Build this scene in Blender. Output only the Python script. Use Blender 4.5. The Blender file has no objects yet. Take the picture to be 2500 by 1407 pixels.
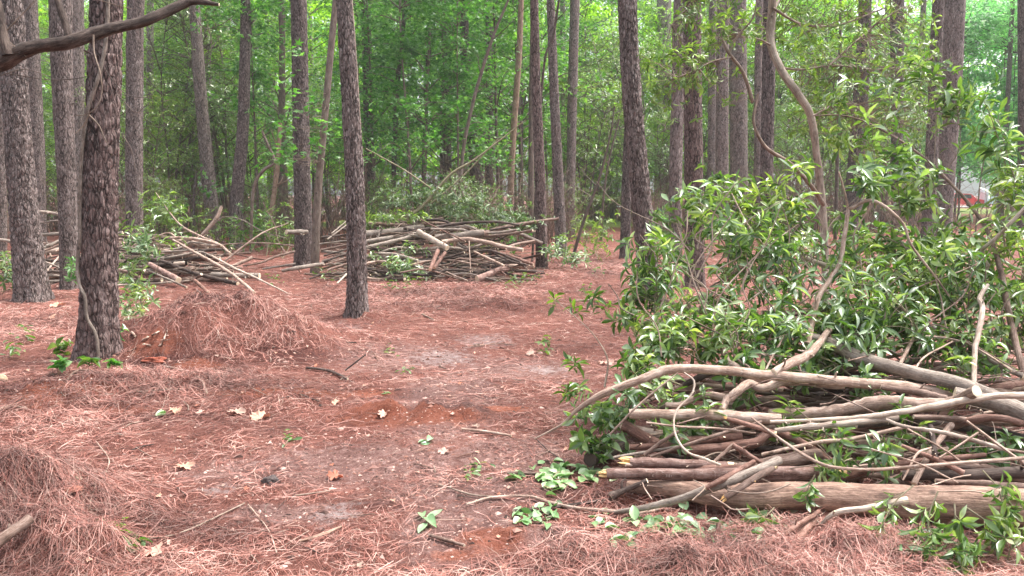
import bpy, math, numpy as np
from mathutils import Vector
rng = np.random.default_rng(11)
SC = bpy.context.scene
COL = SC.collection
R = math.radians
H, F = 1.55, 2083.3
P = math.atan(233 / F)
cP, sP = math.cos(P), math.sin(P)

# ---------------------------------------------------------------- noise / ground
def hsh(ix, iy, s=0):
    n = (ix.astype(np.int64) * 374761393 + iy.astype(np.int64) * 668265263 + s * 1442695041) & 0x7fffffff
    n = ((n ^ (n >> 13)) * 1274126177) & 0x7fffffff
    return ((n ^ (n >> 16)) & 0xffff) / 65535.0
def vnoise(x, y, s=0):
    x = np.asarray(x, float); y = np.asarray(y, float)
    ix = np.floor(x); iy = np.floor(y); fx = x - ix; fy = y - iy
    fx = fx * fx * (3 - 2 * fx); fy = fy * fy * (3 - 2 * fy)
    a = hsh(ix, iy, s); b = hsh(ix + 1, iy, s); c = hsh(ix, iy + 1, s); d = hsh(ix + 1, iy + 1, s)
    return (a * (1 - fx) + b * fx) * (1 - fy) + (c * (1 - fx) + d * fx) * fy
def fbm(x, y, o=4, s=0):
    t = 0; a = .5
    for k in range(o):
        t = t + a * vnoise(x * 2 ** k, y * 2 ** k, s + k); a *= .5
    return t / (1 - .5 ** o)
def worley(u, v, s=0):
    iu = np.floor(u); iv = np.floor(v)
    f1 = np.full(u.shape, 9.); f2 = np.full(u.shape, 9.); cid = np.zeros(u.shape)
    for du in (-1, 0, 1):
        for dv in (-1, 0, 1):
            cu = iu + du; cv = iv + dv
            d = np.hypot(cu + hsh(cu, cv, s) - u, cv + hsh(cu, cv, s + 7) - v)
            c = hsh(cu, cv, s + 13)
            m = d < f1
            f2 = np.where(m, f1, np.minimum(f2, d)); cid = np.where(m, c, cid); f1 = np.where(m, d, f1)
    return f1, f2, cid

def flat_at(px, py):
    d = ray(px, py); t = -H / d[2]
    return d[0] * t, d[1] * t
def ray(px, py):
    x = (px - 1250) / F; y = -(py - 703.5) / F
    return np.array([x, cP + y * sP, -sP + y * cP])
def at(px, py, D):
    d = ray(px, py); t = D / d[1]
    return np.array([d[0] * t, D, H + d[2] * t])

MOUNDS = []   # x, y, rx, ry, h
def mound(px, py, rx, ry, h):
    x, y = flat_at(px, py); MOUNDS.append((x, y, rx, ry, h))
mound(545, 838, .92, .62, .46); mound(450, 865, .60, .42, .18); mound(640, 800, .3, .25, .10); mound(700, 850, .5, .4, .12)
mound(40, 1270, .42, .40, .30); mound(190, 1370, .26, .2, .12); mound(20, 1150, .3, .2, .08)
mound(2060, 1365, .28, .09, .06); mound(1800, 1400, .35, .10, .06)
mound(170, 965, .45, .3, .08); mound(380, 940, .5, .25, .10); mound(1000, 1010, .6, .2, .06)
mound(700, 980, .5, .2, .05); mound(1200, 750, .6, .5, .10); mound(880, 780, .4, .3, .06)
mound(240, 850, .38, .3, .10); mound(872, 762, .30, .25, .07); mound(80, 725, .45, .35, .09); mound(170, 698, .3, .3, .06); mound(1322, 650, .3, .3, .07); mound(742, 645, .35, .35, .07); mound(1583, 725, .4, .35, .08); mound(1525, 628, .3, .3, .06); mound(1580, 1215, .3, .12, .05); mound(1260, 1330, .3, .12, .04)
def gh(x, y):
    x = np.asarray(x, float); y = np.asarray(y, float)
    z = .10 * (fbm(x * .35, y * .35, 3, 5) - .5) * np.clip((y - 3) / 6, 0, 1)
    z = z + .045 * (fbm(x * 1.9, y * 1.9, 3, 9) - .5)
    m = 0
    for (mx, my, rx, ry, h) in MOUNDS:
        g = np.exp(-(((x - mx) / rx) ** 2 + ((y - my) / ry) ** 2))
        z = z + h * g * (.8 + .4 * fbm(x * 4, y * 4, 3, 31)); m = np.maximum(m, g)
    amp = .024 + .11 * m
    f = np.clip(1.3 - y / 30, .1, 1)
    z = z + f * amp * (fbm(x * 7, y * 7, 4, 17) - .5) * 1.6
    z = z + f * .012 * (fbm(x * 30, y * 30, 2, 23) - .5)
    return z
def ground(px, py):
    d = ray(px, py); z = 0.
    for _ in range(8):
        t = (z - H) / d[2]; z = .5 * z + .5 * float(gh(d[0] * t, d[1] * t))
    t = (z - H) / d[2]
    return np.array([d[0] * t, d[1] * t, z])

# ---------------------------------------------------------------- mesh builder
class MB:
    def __init__(s):
        s.v = []; s.f = []; s.m = []; s.n = 0; s.uv = []
    def add(s, v, f, mat=0, uv=None):
        v = np.asarray(v, float).reshape(-1, 3); f = np.asarray(f, np.int64)
        if len(f) == 0: return
        s.v.append(v); s.f.append(f + s.n); s.m.append(mat)
        s.uv.append(np.zeros((len(v), 2)) if uv is None else uv)
        s.n += len(v)
    def build(s, name, mats, parent=None, origin=None, smooth=True, attrs=None):
        V = np.concatenate(s.v) if s.v else np.zeros((0, 3))
        if origin is None: origin = np.zeros(3)
        origin = np.asarray(origin, float)
        V = V - origin
        me = bpy.data.meshes.new(name)
        me.vertices.add(len(V)); me.vertices.foreach_set('co', V.astype(np.float32).ravel())
        loops = np.concatenate([f.ravel() for f in s.f])
        tot = np.concatenate([np.full(len(f), f.shape[1]) for f in s.f])
        st = np.concatenate([[0], np.cumsum(tot)[:-1]])
        me.loops.add(len(loops)); me.loops.foreach_set('vertex_index', loops.astype(np.int32))
        me.polygons.add(len(tot)); me.polygons.foreach_set('loop_start', st.astype(np.int32))
        mi = np.concatenate([np.full(len(f), m) for f, m in zip(s.f, s.m)])
        me.polygons.foreach_set('material_index', mi.astype(np.int32))
        me.polygons.foreach_set('use_smooth', np.full(len(tot), smooth))
        uv = np.concatenate(s.uv)
        l = me.uv_layers.new(name='UVMap'); l.data.foreach_set('uv', uv[loops].astype(np.float32).ravel())
        if attrs:
            for k, a in attrs.items():
                at_ = me.attributes.new(k, 'FLOAT', 'POINT'); at_.data.foreach_set('value', a.astype(np.float32))
        me.update(calc_edges=True)
        if not isinstance(mats, (list, tuple)): mats = [mats]
        for m in mats: me.materials.append(m)
        o = bpy.data.objects.new(name, me); COL.objects.link(o)
        if parent is not None:
            o.parent = parent; o.location = origin - np.array(parent.location)
        else: o.location = origin
        return o

def tag(o, label=None, cat=None, group=None, kind=None):
    if label: o['label'] = label
    if cat: o['category'] = cat
    if group: o['group'] = group
    if kind: o['kind'] = kind
    return o
def empty(name, loc):
    o = bpy.data.objects.new(name, None); o.empty_display_size = .1
    COL.objects.link(o); o.location = loc; return o
def catmull(pts, k=6):
    pts = np.asarray(pts, float)
    if len(pts) == 2:
        t = np.linspace(0, 1, k + 1)[:, None]; return pts[0] * (1 - t) + pts[1] * t
    p = np.vstack([2 * pts[0] - pts[1], pts, 2 * pts[-1] - pts[-2]])
    out = []
    for i in range(1, len(p) - 2):
        t = np.linspace(0, 1, k, endpoint=False)[:, None]
        a, b, c, d = p[i - 1], p[i], p[i + 1], p[i + 2]
        out.append(.5 * (2 * b + (c - a) * t + (2 * a - 5 * b + 4 * c - d) * t ** 2 + (3 * b - a - 3 * c + d) * t ** 3))
    out.append(pts[-1:]); return np.vstack(out)
def nrm(v): return v / (np.linalg.norm(v, axis=-1, keepdims=True) + 1e-9)
def tube(mb, pts, rad, n=8, lump=0., seed=0, mat=0, cap=None, tilt=0.):
    pts = np.asarray(pts, float); N = len(pts); rad = np.broadcast_to(rad, (N,)).astype(float)
    T = nrm(np.gradient(pts, axis=0))
    a = np.array([0, 0, 1.]) if abs(T[0][2]) < .9 else np.array([1., 0, 0])
    Nn = np.zeros((N, 3)); q = nrm(np.cross(T[0], a))
    for i in range(N):
        q = q - T[i] * np.dot(q, T[i]); q = q / (np.linalg.norm(q) + 1e-9); Nn[i] = q
    B = np.cross(T, Nn)
    th = np.linspace(0, 2 * np.pi, n, endpoint=False)
    s = np.concatenate([[0], np.cumsum(np.linalg.norm(np.diff(pts, axis=0), axis=1))])
    r = rad[:, None] * np.ones((1, n))
    if lump > 0:
        r0 = rad.max() + 1e-6
        for (fu, fv, w) in ((1.2, 2.2, 1.), (2.5, 6., .5)):
            r = r * (1 + lump * w * (vnoise(np.cos(th)[None] * fu + seed * 3.1, s[:, None] / r0 / 8 * fv + np.sin(th)[None] * fu, seed) - .5) * 2)
    V = pts[:, None] + r[..., None] * (np.cos(th)[None, :, None] * Nn[:, None] + np.sin(th)[None, :, None] * B[:, None])
    i = np.arange(N - 1)[:, None]; j = np.arange(n)[None]; j2 = (j + 1) % n
    Fq = np.stack([i * n + j, i * n + j2, (i + 1) * n + j2, (i + 1) * n + j], -1).reshape(-1, 4)
    uv = np.stack([np.broadcast_to(np.abs(th / np.pi - 1)[None] * np.pi * rad.max(), (N, n)), np.broadcast_to(s[:, None] + seed * 1.37, (N, n))], -1).reshape(-1, 2)
    mb.add(V.reshape(-1, 3), Fq, mat, uv)
    if cap is not None:
        for e in (0, N - 1):
            c = pts[e]; ring = V[e]
            sgn = -1 if e == 0 else 1
            inner = c + (ring - c) * .8 + T[e] * sgn * rad[e] * .06
            outer = c + (ring - c) * 1.0 + T[e] * sgn * rad[e] * .002
            vv = np.vstack([outer, inner, (c + T[e] * sgn * rad[e] * .04)[None]])
            jj = np.arange(n); j2 = (jj + 1) % n
            q = np.stack([jj, j2, n + j2, n + jj], -1)
            t3 = np.stack([n + jj, n + j2, np.full(n, 2 * n)], -1)
            if e == 0: q = q[:, ::-1]; t3 = t3[:, ::-1]
            uvc = np.zeros((2 * n + 1, 2)); uvc[:n] = np.stack([np.cos(th), np.sin(th)], -1); uvc[n:2 * n] = uvc[:n] * .8
            mb.add(vv, q, cap, uvc); mb.v[-1] = vv
            # share: add the fan separately
            mb.add(np.vstack([inner, vv[-1:]]), np.stack([jj, j2, np.full(n, n)], -1) if e else np.stack([j2, jj, np.full(n, n)], -1), cap, np.vstack([uvc[n:2 * n], [[0, 0]]]))
    return T

# ---------------------------------------------------------------- leaves
def tmpl(kind):
    if kind == 'lance':
        t = np.array([0, .2, .42, .65, .86, 1.]); w = np.array([.05, .40, .82, 1., .58, .03])
        rows = []
        for a, b in zip(t, w): rows += [(a, -b, .10 * b), (a, 0, 0), (a, b, .10 * b)]
        V = np.array(rows); V[:, 2] -= .30 * V[:, 0] ** 2
        Fs = []
        for i in range(len(t) - 1):
            for j in (0, 1): Fs.append((i * 3 + j, i * 3 + j + 1, (i + 1) * 3 + j + 1, (i + 1) * 3 + j))
        return V, np.array(Fs)
    if kind == 'ovate':
        t = np.array([0, .15, .4, .65, .85, 1.]); w = np.array([.03, .65, 1., .85, .45, .02])
        rows = []
        for a, b in zip(t, w): rows += [(a, -b, .16 * b), (a, 0, 0), (a, b, .16 * b)]
        V = np.array(rows); V[:, 2] -= .18 * V[:, 0] ** 2
        Fs = []
        for i in range(len(t) - 1):
            for j in (0, 1): Fs.append((i * 3 + j, i * 3 + j + 1, (i + 1) * 3 + j + 1, (i + 1) * 3 + j))
        return V, np.array(Fs)
    if kind == 'dia':
        return np.array([(0, 0, 0), (.55, 1, .08), (1, 0, -.12), (.55, -1, .08)], float), np.array([[0, 1, 2, 3]])
    if kind == 'star':
        an = np.radians([-170, -105, -78, -52, -26, 0, 26, 52, 78, 105, 170]); rr = np.array([.2, .72, .34, .95, .38, 1.05, .38, .95, .34, .72, .2])
        V = np.stack([.35 + rr * np.cos(an) * .62, rr * np.sin(an), .05 * np.sin(an * 3) - .12 * rr], -1)
        V = np.vstack([[(.35, 0, .02)], V])
        n = len(an)
        return V, np.array([(0, i + 1, i + 2) for i in range(n - 1)] + [(0, n, 1)])
def leaves(mb, base, d, up, L, W, kind, mat=0):
    tv, tf = tmpl(kind); M = len(base)
    if M == 0: return
    d = nrm(d); s = nrm(np.cross(d, up)); u = np.cross(s, d)
    L = np.broadcast_to(L, (M,))[:, None, None]; W = np.broadcast_to(W, (M,))[:, None, None]
    bend = rng.uniform(.2, 2.2, M)[:, None, None]
    V = base[:, None] + d[:, None] * tv[None, :, 0:1] * L + s[:, None] * tv[None, :, 1:2] * W + u[:, None] * tv[None, :, 2:3] * L * (bend if kind != 'star' else 1)
    Fs = (tf[None] + (np.arange(M) * len(tv))[:, None, None]).reshape(-1, tf.shape[1])
    mb.add(V.reshape(-1, 3), Fs, mat)
def rand_dir(M, zbias=0.):
    v = rng.normal(size=(M, 3)); v[:, 2] += zbias; return nrm(v)
def whorls(mb, base, axis, n, L, W, kind, spread=(50, 85), mat=0, droop=.0):
    M = len(base); axis = nrm(axis)
    a = nrm(np.cross(axis, rand_dir(M))); b = np.cross(axis, a)
    K = n
    th = (np.arange(K)[None] * 2.4 + rng.uniform(0, 6.28, (M, 1)) + rng.normal(0, .25, (M, K)))[..., None]
    op = np.radians(rng.uniform(spread[0], spread[1], (M, K)))[..., None]
    rad = np.cos(th) * a[:, None] + np.sin(th) * b[:, None]
    d = axis[:, None] * np.cos(op) + rad * np.sin(op); d[..., 2] -= droop
    up = axis[:, None] * np.sin(op) - rad * np.cos(op); up[..., 2] += .25
    bs = base[:, None] - axis[:, None] * (np.arange(K) / K)[None, :, None] * L * .5
    keep = rng.random((M, K)) < rng.uniform(.55, 1., (M, 1))
    d = d[keep]; up = up[keep]; bs = bs[keep]; q = rng.uniform(.55, 1.25, len(d)); leaves(mb, bs, d, up, L * q, W * q * rng.uniform(.75, 1.2, len(d)), kind, mat)

# ---------------------------------------------------------------- materials
def newmat(name):
    m = bpy.data.materials.new(name); m.use_nodes = True
    nt = m.node_tree; nt.nodes.clear()
    out = nt.nodes.new('ShaderNodeOutputMaterial')
    b = nt.nodes.new('ShaderNodeBsdfPrincipled'); nt.links.new(b.outputs[0], out.inputs[0])
    return m, nt, b, out
def nd(nt, t, **k):
    n = nt.nodes.new('ShaderNode' + t)
    for a, v in k.items():
        if a.startswith('i_'): n.inputs[int(a[2:])].default_value = v
        else: setattr(n, a, v)
    return n
def ramp(nt, fac, stops, interp='LINEAR'):
    r = nt.nodes.new('ShaderNodeValToRGB'); r.color_ramp.interpolation = interp
    e = r.color_ramp.elements
    while len(e) < len(stops): e.new(.5)
    for i, (p, c) in enumerate(stops):
        e[i].position = p; e[i].color = (c[0], c[1], c[2], 1)
    nt.links.new(fac, r.inputs[0]); return r.outputs[0]
def mixc(nt, f, a, b, mode='MIX'):
    m = nt.nodes.new('ShaderNodeMix'); m.data_type = 'RGBA'; m.blend_type = mode
    for sock, v in ((m.inputs[0], f), (m.inputs[6], a), (m.inputs[7], b)):
        if hasattr(v, 'is_linked') or hasattr(v, 'links'): nt.links.new(v, sock)
        else: sock.default_value = v if isinstance(v, float) else (v[0], v[1], v[2], 1)
    return m.outputs[2]
def noise(nt, vec, scale, detail=4, rough=.55, out=0):
    n = nd(nt, 'TexNoise'); n.inputs['Scale'].default_value = scale; n.inputs['Detail'].default_value = detail; n.inputs['Roughness'].default_value = rough
    if vec is not None: nt.links.new(vec, n.inputs['Vector'])
    return n.outputs[out]
def bump(nt, h, b, strength=.5, dist=.01):
    bp = nd(nt, 'Bump'); bp.inputs['Strength'].default_value = strength; bp.inputs['Distance'].default_value = dist
    nt.links.new(h, bp.inputs['Height']); nt.links.new(bp.outputs[0], b.inputs['Normal']); return bp
def math_(nt, op, a, b=None, c=None):
    m = nd(nt, 'Math', operation=op)
    for i, v in enumerate((a, b, c)):
        if v is None: continue
        if isinstance(v, (int, float)): m.inputs[i].default_value = v
        else: nt.links.new(v, m.inputs[i])
    return m.outputs[0]

def pine_bark(name, dark, mid, lite, scale=15., moss=.0):
    m, nt, b, out = newmat(name)
    tc = nd(nt, 'TexCoord'); oi = nd(nt, 'ObjectInfo')
    off = nd(nt, 'VectorMath', operation='SCALE'); nt.links.new(tc.outputs['Object'], off.inputs[0]); off.inputs[3].default_value = 1
    add = nd(nt, 'VectorMath', operation='ADD'); nt.links.new(tc.outputs['Object'], add.inputs[0])
    cmb = nd(nt, 'CombineXYZ'); mm = math_(nt, 'MULTIPLY', oi.outputs['Random'], 37.); nt.links.new(mm, cmb.inputs[2]); nt.links.new(cmb.outputs[0], add.inputs[1])
    nz = noise(nt, add.outputs[0], 9, 3, .5, 1)
    mixv = nd(nt, 'VectorMath', operation='MULTIPLY_ADD'); nt.links.new(nz, mixv.inputs[0]); mixv.inputs[1].default_value = (.05, .05, .08); nt.links.new(add.outputs[0], mixv.inputs[2])
    mp = nd(nt, 'Mapping'); mp.inputs['Scale'].default_value = (1, 1, .26); nt.links.new(mixv.outputs[0], mp.inputs[0])
    ve = nd(nt, 'TexVoronoi', feature='DISTANCE_TO_EDGE'); ve.inputs['Scale'].default_value = scale * 2.4; nt.links.new(mp.outputs[0], ve.inputs[0])
    v1 = nd(nt, 'TexVoronoi', feature='F1'); v1.inputs['Scale'].default_value = scale * 2.4; nt.links.new(mp.outputs[0], v1.inputs[0])
    mp2 = nd(nt, 'Mapping'); mp2.inputs['Scale'].default_value = (1, 1, .5); nt.links.new(mixv.outputs[0], mp2.inputs[0])
    v2 = nd(nt, 'TexVoronoi', feature='F1'); v2.inputs['Scale'].default_value = scale * 4.2; nt.links.new(mp2.outputs[0], v2.inputs[0])
    sx = nd(nt, 'SeparateColor'); nt.links.new(v1.outputs['Color'], sx.inputs[0])
    s2 = nd(nt, 'SeparateColor'); nt.links.new(v2.outputs['Color'], s2.inputs[0])
    fine = noise(nt, add.outputs[0], 70, 5, .75); brk = noise(nt, mp.outputs[0], scale * 1.1, 4, .65)
    tone = math_(nt, 'ADD', math_(nt, 'MULTIPLY', sx.outputs[0], .28), math_(nt, 'ADD', math_(nt, 'MULTIPLY', s2.outputs[1], .42), math_(nt, 'MULTIPLY', fine, .4)))
    plate = ramp(nt, tone, [(.30, mid), (.60, tuple(a * .6 + b_ * .4 for a, b_ in zip(mid, lite))), (.80, lite), (.95, tuple(v * 1.35 for v in lite))])
    big = noise(nt, add.outputs[0], 1.6, 3)
    plate = mixc(nt, math_(nt, 'MULTIPLY', big, .45), plate, (dark[0] * 3.6, dark[1] * 3.0, dark[2] * 2.9))
    edge = ramp(nt, math_(nt, 'ADD', ve.outputs[0], math_(nt, 'MULTIPLY', math_(nt, 'SUBTRACT', brk, .45), .55)), [(.0, (0, 0, 0)), (.20, (1, 1, 1))])
    c = mixc(nt, edge, dark, plate)
    nt.links.new(c, b.inputs['Base Color']); b.inputs['Roughness'].default_value = .85; b.inputs['Specular IOR Level'].default_value = .25
    hgt = math_(nt, 'ADD', math_(nt, 'MULTIPLY', edge, .8), math_(nt, 'ADD', math_(nt, 'MULTIPLY', s2.outputs[0], .35), math_(nt, 'MULTIPLY', fine, .5)))
    bump(nt, hgt, b, .9, .016)
    return m
def smooth_bark(name, c0, c1, c2, speck=(.5, .48, .44), specks=.3, sc=1.):
    m, nt, b, out = newmat(name)
    uvn = nd(nt, 'UVMap'); oi = nd(nt, 'ObjectInfo')
    cmb = nd(nt, 'CombineXYZ'); nt.links.new(math_(nt, 'MULTIPLY', oi.outputs['Random'], 29.), cmb.inputs[0])
    ad = nd(nt, 'VectorMath', operation='ADD'); nt.links.new(uvn.outputs[0], ad.inputs[0]); nt.links.new(cmb.outputs[0], ad.inputs[1])
    mp = nd(nt, 'Mapping'); mp.inputs['Scale'].default_value = (1, .35, 1); nt.links.new(ad.outputs[0], mp.inputs[0])
    a = noise(nt, mp.outputs[0], 22 * sc, 6, .65); f = noise(nt, mp.outputs[0], 130 * sc, 4, .7)
    t = math_(nt, 'ADD', math_(nt, 'MULTIPLY', a, .75), math_(nt, 'MULTIPLY', f, .3))
    c = ramp(nt, t, [(.40, c0), (.52, c1), (.64, c2)])
    fib = nd(nt, 'Mapping'); fib.inputs['Scale'].default_value = (1, .06, 1); nt.links.new(ad.outputs[0], fib.inputs[0])
    fb = noise(nt, fib.outputs[0], 160 * sc, 4, .7)
    c = mixc(nt, 1., c, ramp(nt, fb, [(.36, (.55, .50, .47)), (.52, (1, 1, 1)), (.66, (1.18, 1.18, 1.18))]), 'MULTIPLY')
    kn = nd(nt, 'TexVoronoi', feature='F1'); kn.inputs['Scale'].default_value = 7 * sc; nt.links.new(ad.outputs[0], kn.inputs[0])
    c = mixc(nt, ramp(nt, kn.outputs[0], [(.05, (.85, .85, .85)), (.13, (0, 0, 0))]), c, tuple(v * .45 for v in c0))
    lich = noise(nt, ad.outputs[0], 35 * sc, 5, .7)
    lf = ramp(nt, lich, [(.58, (0, 0, 0)), (.66, (1, 1, 1))])
    c = mixc(nt, math_(nt, 'MULTIPLY', lf, specks), c, speck)
    rnd = ramp(nt, oi.outputs['Random'], [(0, (.72, .70, .70)), (1, (1.12, 1.1, 1.08))])
    c = mixc(nt, 1., c, rnd, 'MULTIPLY')
    nt.links.new(c, b.inputs['Base Color']); b.inputs['Roughness'].default_value = .75; b.inputs['Specular IOR Level'].default_value = .3
    bump(nt, math_(nt, 'ADD', t, math_(nt, 'MULTIPLY', fb, .5)), b, .9, .008)
    return m
def wood_mat(name, c0, c1, rings=True):
    m, nt, b, out = newmat(name)
    uvn = nd(nt, 'UVMap')
    w = nd(nt, 'TexWave', wave_type='RINGS', rings_direction='SPHERICAL'); w.inputs['Scale'].default_value = 2.2; w.inputs['Distortion'].default_value = 1.2
    nt.links.new(uvn.outputs[0], w.inputs[0])
    n = noise(nt, uvn.outputs[0], 6, 5, .7)
    c = mixc(nt, math_(nt, 'ADD', math_(nt, 'MULTIPLY', w.outputs['Fac'], .35), math_(nt, 'MULTIPLY', n, .6)), c0, c1)
    nt.links.new(c, b.inputs['Base Color']); b.inputs['Roughness'].default_value = .7
    return m
def leaf_mat(name, cols, trans=.35, tcol=(.35, .55, .08), rough=.38, spec=.5):
    m, nt, b, out = newmat(name)
    g = nd(nt, 'NewGeometry'); oi = nd(nt, 'ObjectInfo')
    c = ramp(nt, g.outputs['Random Per Island'], [(i / max(1, len(cols) - 1), q) for i, q in enumerate(cols)])
    rnd = ramp(nt, oi.outputs['Random'], [(0, (.78, .84, .80)), (.5, (1, 1, 1)), (1, (1.25, 1.10, .9))])
    c = mixc(nt, 1., c, rnd, 'MULTIPLY')
    tcn = nd(nt, 'TexCoord'); n = noise(nt, tcn.outputs['Object'], 25, 3)
    c = mixc(nt, 1., c, ramp(nt, n, [(.3, (.8, .8, .8)), (.7, (1.2, 1.2, 1.15))]), 'MULTIPLY')
    nt.links.new(c, b.inputs['Base Color']); b.inputs['Roughness'].default_value = rough; b.inputs['Specular IOR Level'].default_value = spec
    tr = nd(nt, 'BsdfTranslucent'); nt.links.new(mixc(nt, 1., c, tuple(v * 4 for v in tcol), 'MULTIPLY'), tr.inputs[0])
    mx = nd(nt, 'MixShader'); mx.inputs[0].default_value = trans
    nt.links.new(b.outputs[0], mx.inputs[1]); nt.links.new(tr.outputs[0], mx.inputs[2]); nt.links.new(mx.outputs[0], out.inputs[0])
    return m
def island_mat(name, cols, rough=.7, tone=False):
    m, nt, b, out = newmat(name)
    g = nd(nt, 'NewGeometry')
    c = ramp(nt, g.outputs['Random Per Island'], [(i / max(1, len(cols) - 1), q) for i, q in enumerate(cols)])
    if tone:
        a = nd(nt, 'Attribute'); a.attribute_name = 'tone'
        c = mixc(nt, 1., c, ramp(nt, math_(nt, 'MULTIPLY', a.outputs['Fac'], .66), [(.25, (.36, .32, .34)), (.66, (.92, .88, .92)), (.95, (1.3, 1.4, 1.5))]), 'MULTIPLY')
    nt.links.new(c, b.inputs['Base Color']); b.inputs['Roughness'].default_value = rough; b.inputs['Specular IOR Level'].default_value = .35
    return m
def plain(name, c, rough=.6, metal=0., spec=.5):
    m, nt, b, out = newmat(name)
    tc = nd(nt, 'TexCoord'); n = noise(nt, tc.outputs['Object'], 4, 4)
    cc = mixc(nt, 1., c, ramp(nt, n, [(.3, (.88, .88, .88)), (.7, (1.08, 1.08, 1.08))]), 'MULTIPLY')
    nt.links.new(cc, b.inputs['Base Color']); b.inputs['Roughness'].default_value = rough; b.inputs['Metallic'].default_value = metal
    return m

M = {}
M['pine'] = pine_bark('pine_bark', (.036, .026, .024), (.15, .115, .107), (.36, .305, .29), 15)
M['pine_far'] = pine_bark('pine_bark_far', (.055, .042, .039), (.18, .14, .13), (.37, .32, .305), 11)
M['pine_dark'] = pine_bark('pine_bark_dark', (.028, .020, .019), (.105, .080, .075), (.27, .225, .215), 13)
M['pine_red'] = pine_bark('pine_bark_red', (.032, .020, .019), (.13, .088, .081), (.31, .24, .225), 14)
M['pine_pale'] = pine_bark('pine_bark_pale', (.09, .075, .07), (.24, .20, .19), (.46, .41, .39), 9)
M['sap'] = smooth_bark('smooth_grey_bark', (.085, .062, .052), (.15, .115, .098), (.22, .18, .155), (.30, .27, .24), .3, .7)
M['curved'] = smooth_bark('mottled_grey_tan_bark', (.18, .14, .115), (.32, .265, .22), (.43, .37, .31), (.46, .43, .38), .5, .7)
M['sap_tan'] = smooth_bark('smooth_tan_bark', (.15, .10, .07), (.25, .175, .13), (.34, .26, .20), (.4, .34, .28), .3, .7)
M['tan'] = smooth_bark('pale_tan_bark', (.21, .14, .108), (.37, .265, .212), (.54, .43, .365), (.64, .57, .51), .5)
M['grey'] = smooth_bark('grey_lichen_bark', (.14, .11, .092), (.27, .225, .19), (.40, .345, .30), (.42, .42, .37), .6)
M['brown'] = smooth_bark('brown_bark', (.09, .055, .043), (.19, .125, .10), (.31, .23, .195), (.38, .33, .28), .3)
M['red'] = smooth_bark('reddish_bark', (.10, .048, .036), (.20, .105, .08), (.31, .19, .155), (.42, .30, .25), .4)
M['dark'] = smooth_bark('dark_bark', (.035, .024, .020), (.075, .052, .044), (.14, .105, .09), (.2, .17, .15), .3)
M['white'] = smooth_bark('pale_white_bark', (.28, .21, .17), (.44, .36, .30), (.58, .50, .43), (.64, .60, .54), .4)
M['bare'] = smooth_bark('debarked_wood', (.10, .060, .046), (.245, .155, .118), (.43, .30, .235), (.12, .08, .065), .6, .8)
M['twig'] = smooth_bark('twig_bark', (.15, .11, .085), (.25, .19, .15), (.36, .29, .24), (.4, .38, .32), .2)
M['gtwig'] = smooth_bark('green_twig_bark', (.13, .12, .07), (.20, .18, .11), (.29, .26, .18), (.4, .38, .32), .2)
M['lpine'] = smooth_bark('log_pine_bark', (.10, .050, .038), (.25, .15, .125), (.40, .29, .255), (.56, .46, .42), .75, 1.3)
M['limb'] = smooth_bark('dead_limb_bark', (.020, .014, .012), (.07, .048, .040), (.17, .13, .11), (.22, .19, .17), .4)
M['wood'] = wood_mat('cut_wood', (.62, .48, .33), (.78, .68, .52))
M['wood_red'] = wood_mat('cut_wood_red', (.42, .20, .12), (.60, .36, .24))
M['splint'] = island_mat('splintered_wood', [(.55, .30, .10), (.72, .50, .24), (.80, .64, .42)])
LF = {
 'bay': leaf_mat('bay_leaf', [(.045, .10, .03), (.08, .155, .045), (.13, .215, .07), (.19, .285, .12), (.32, .42, .27), (.45, .54, .42)], .33, (.36, .42, .10), .27, 1.),  # palest stops put the white sky sheen on the leaves into their colour
 'bay_far': leaf_mat('bay_leaf_far', [(.045, .095, .022), (.085, .155, .035), (.13, .21, .055), (.26, .35, .16)], .42, (.36, .44, .11), .33, .8),
 'star': leaf_mat('star_leaf', [(.045, .13, .032), (.075, .185, .045), (.11, .235, .07), (.22, .36, .17)], .45, (.33, .47, .12), .38, .6),
 'dull': leaf_mat('dull_leaf', [(.045, .08, .032), (.08, .13, .05), (.13, .19, .08), (.25, .31, .18)], .28, (.30, .38, .12), .4, .6),
 'lime': leaf_mat('lime_leaf', [(.13, .25, .06), (.21, .35, .09), (.33, .48, .17)], .55, (.36, .46, .08), .45, .4),
 'teal': leaf_mat('teal_leaf', [(.11, .26, .11), (.19, .37, .18), (.34, .52, .32)], .52, (.28, .46, .20), .42, .5),
 'oak': leaf_mat('ground_leaf', [(.12, .24, .10), (.20, .34, .19), (.31, .44, .32)], .15, (.24, .42, .14), .35, .8),
 'dry': leaf_mat('dry_leaf', [(.34, .19, .15), (.43, .27, .225), (.50, .345, .30)], .10, (.35, .2, .16), .6, .3),
 'dryred': leaf_mat('dry_leaf_red', [(.26, .09, .06), (.34, .15, .11)], .1, (.4, .15, .08), .6, .3),
}
M['needle'] = island_mat('pine_needles', tone=True, cols= [(.08, .028, .021), (.18, .062, .045), (.29, .108, .078), (.38, .165, .122), (.54, .31, .25), (.25, .088, .062), (.34, .14, .105), (.30, .20, .16), (.48, .26, .205), (.40, .29, .22)], rough=.6)

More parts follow.
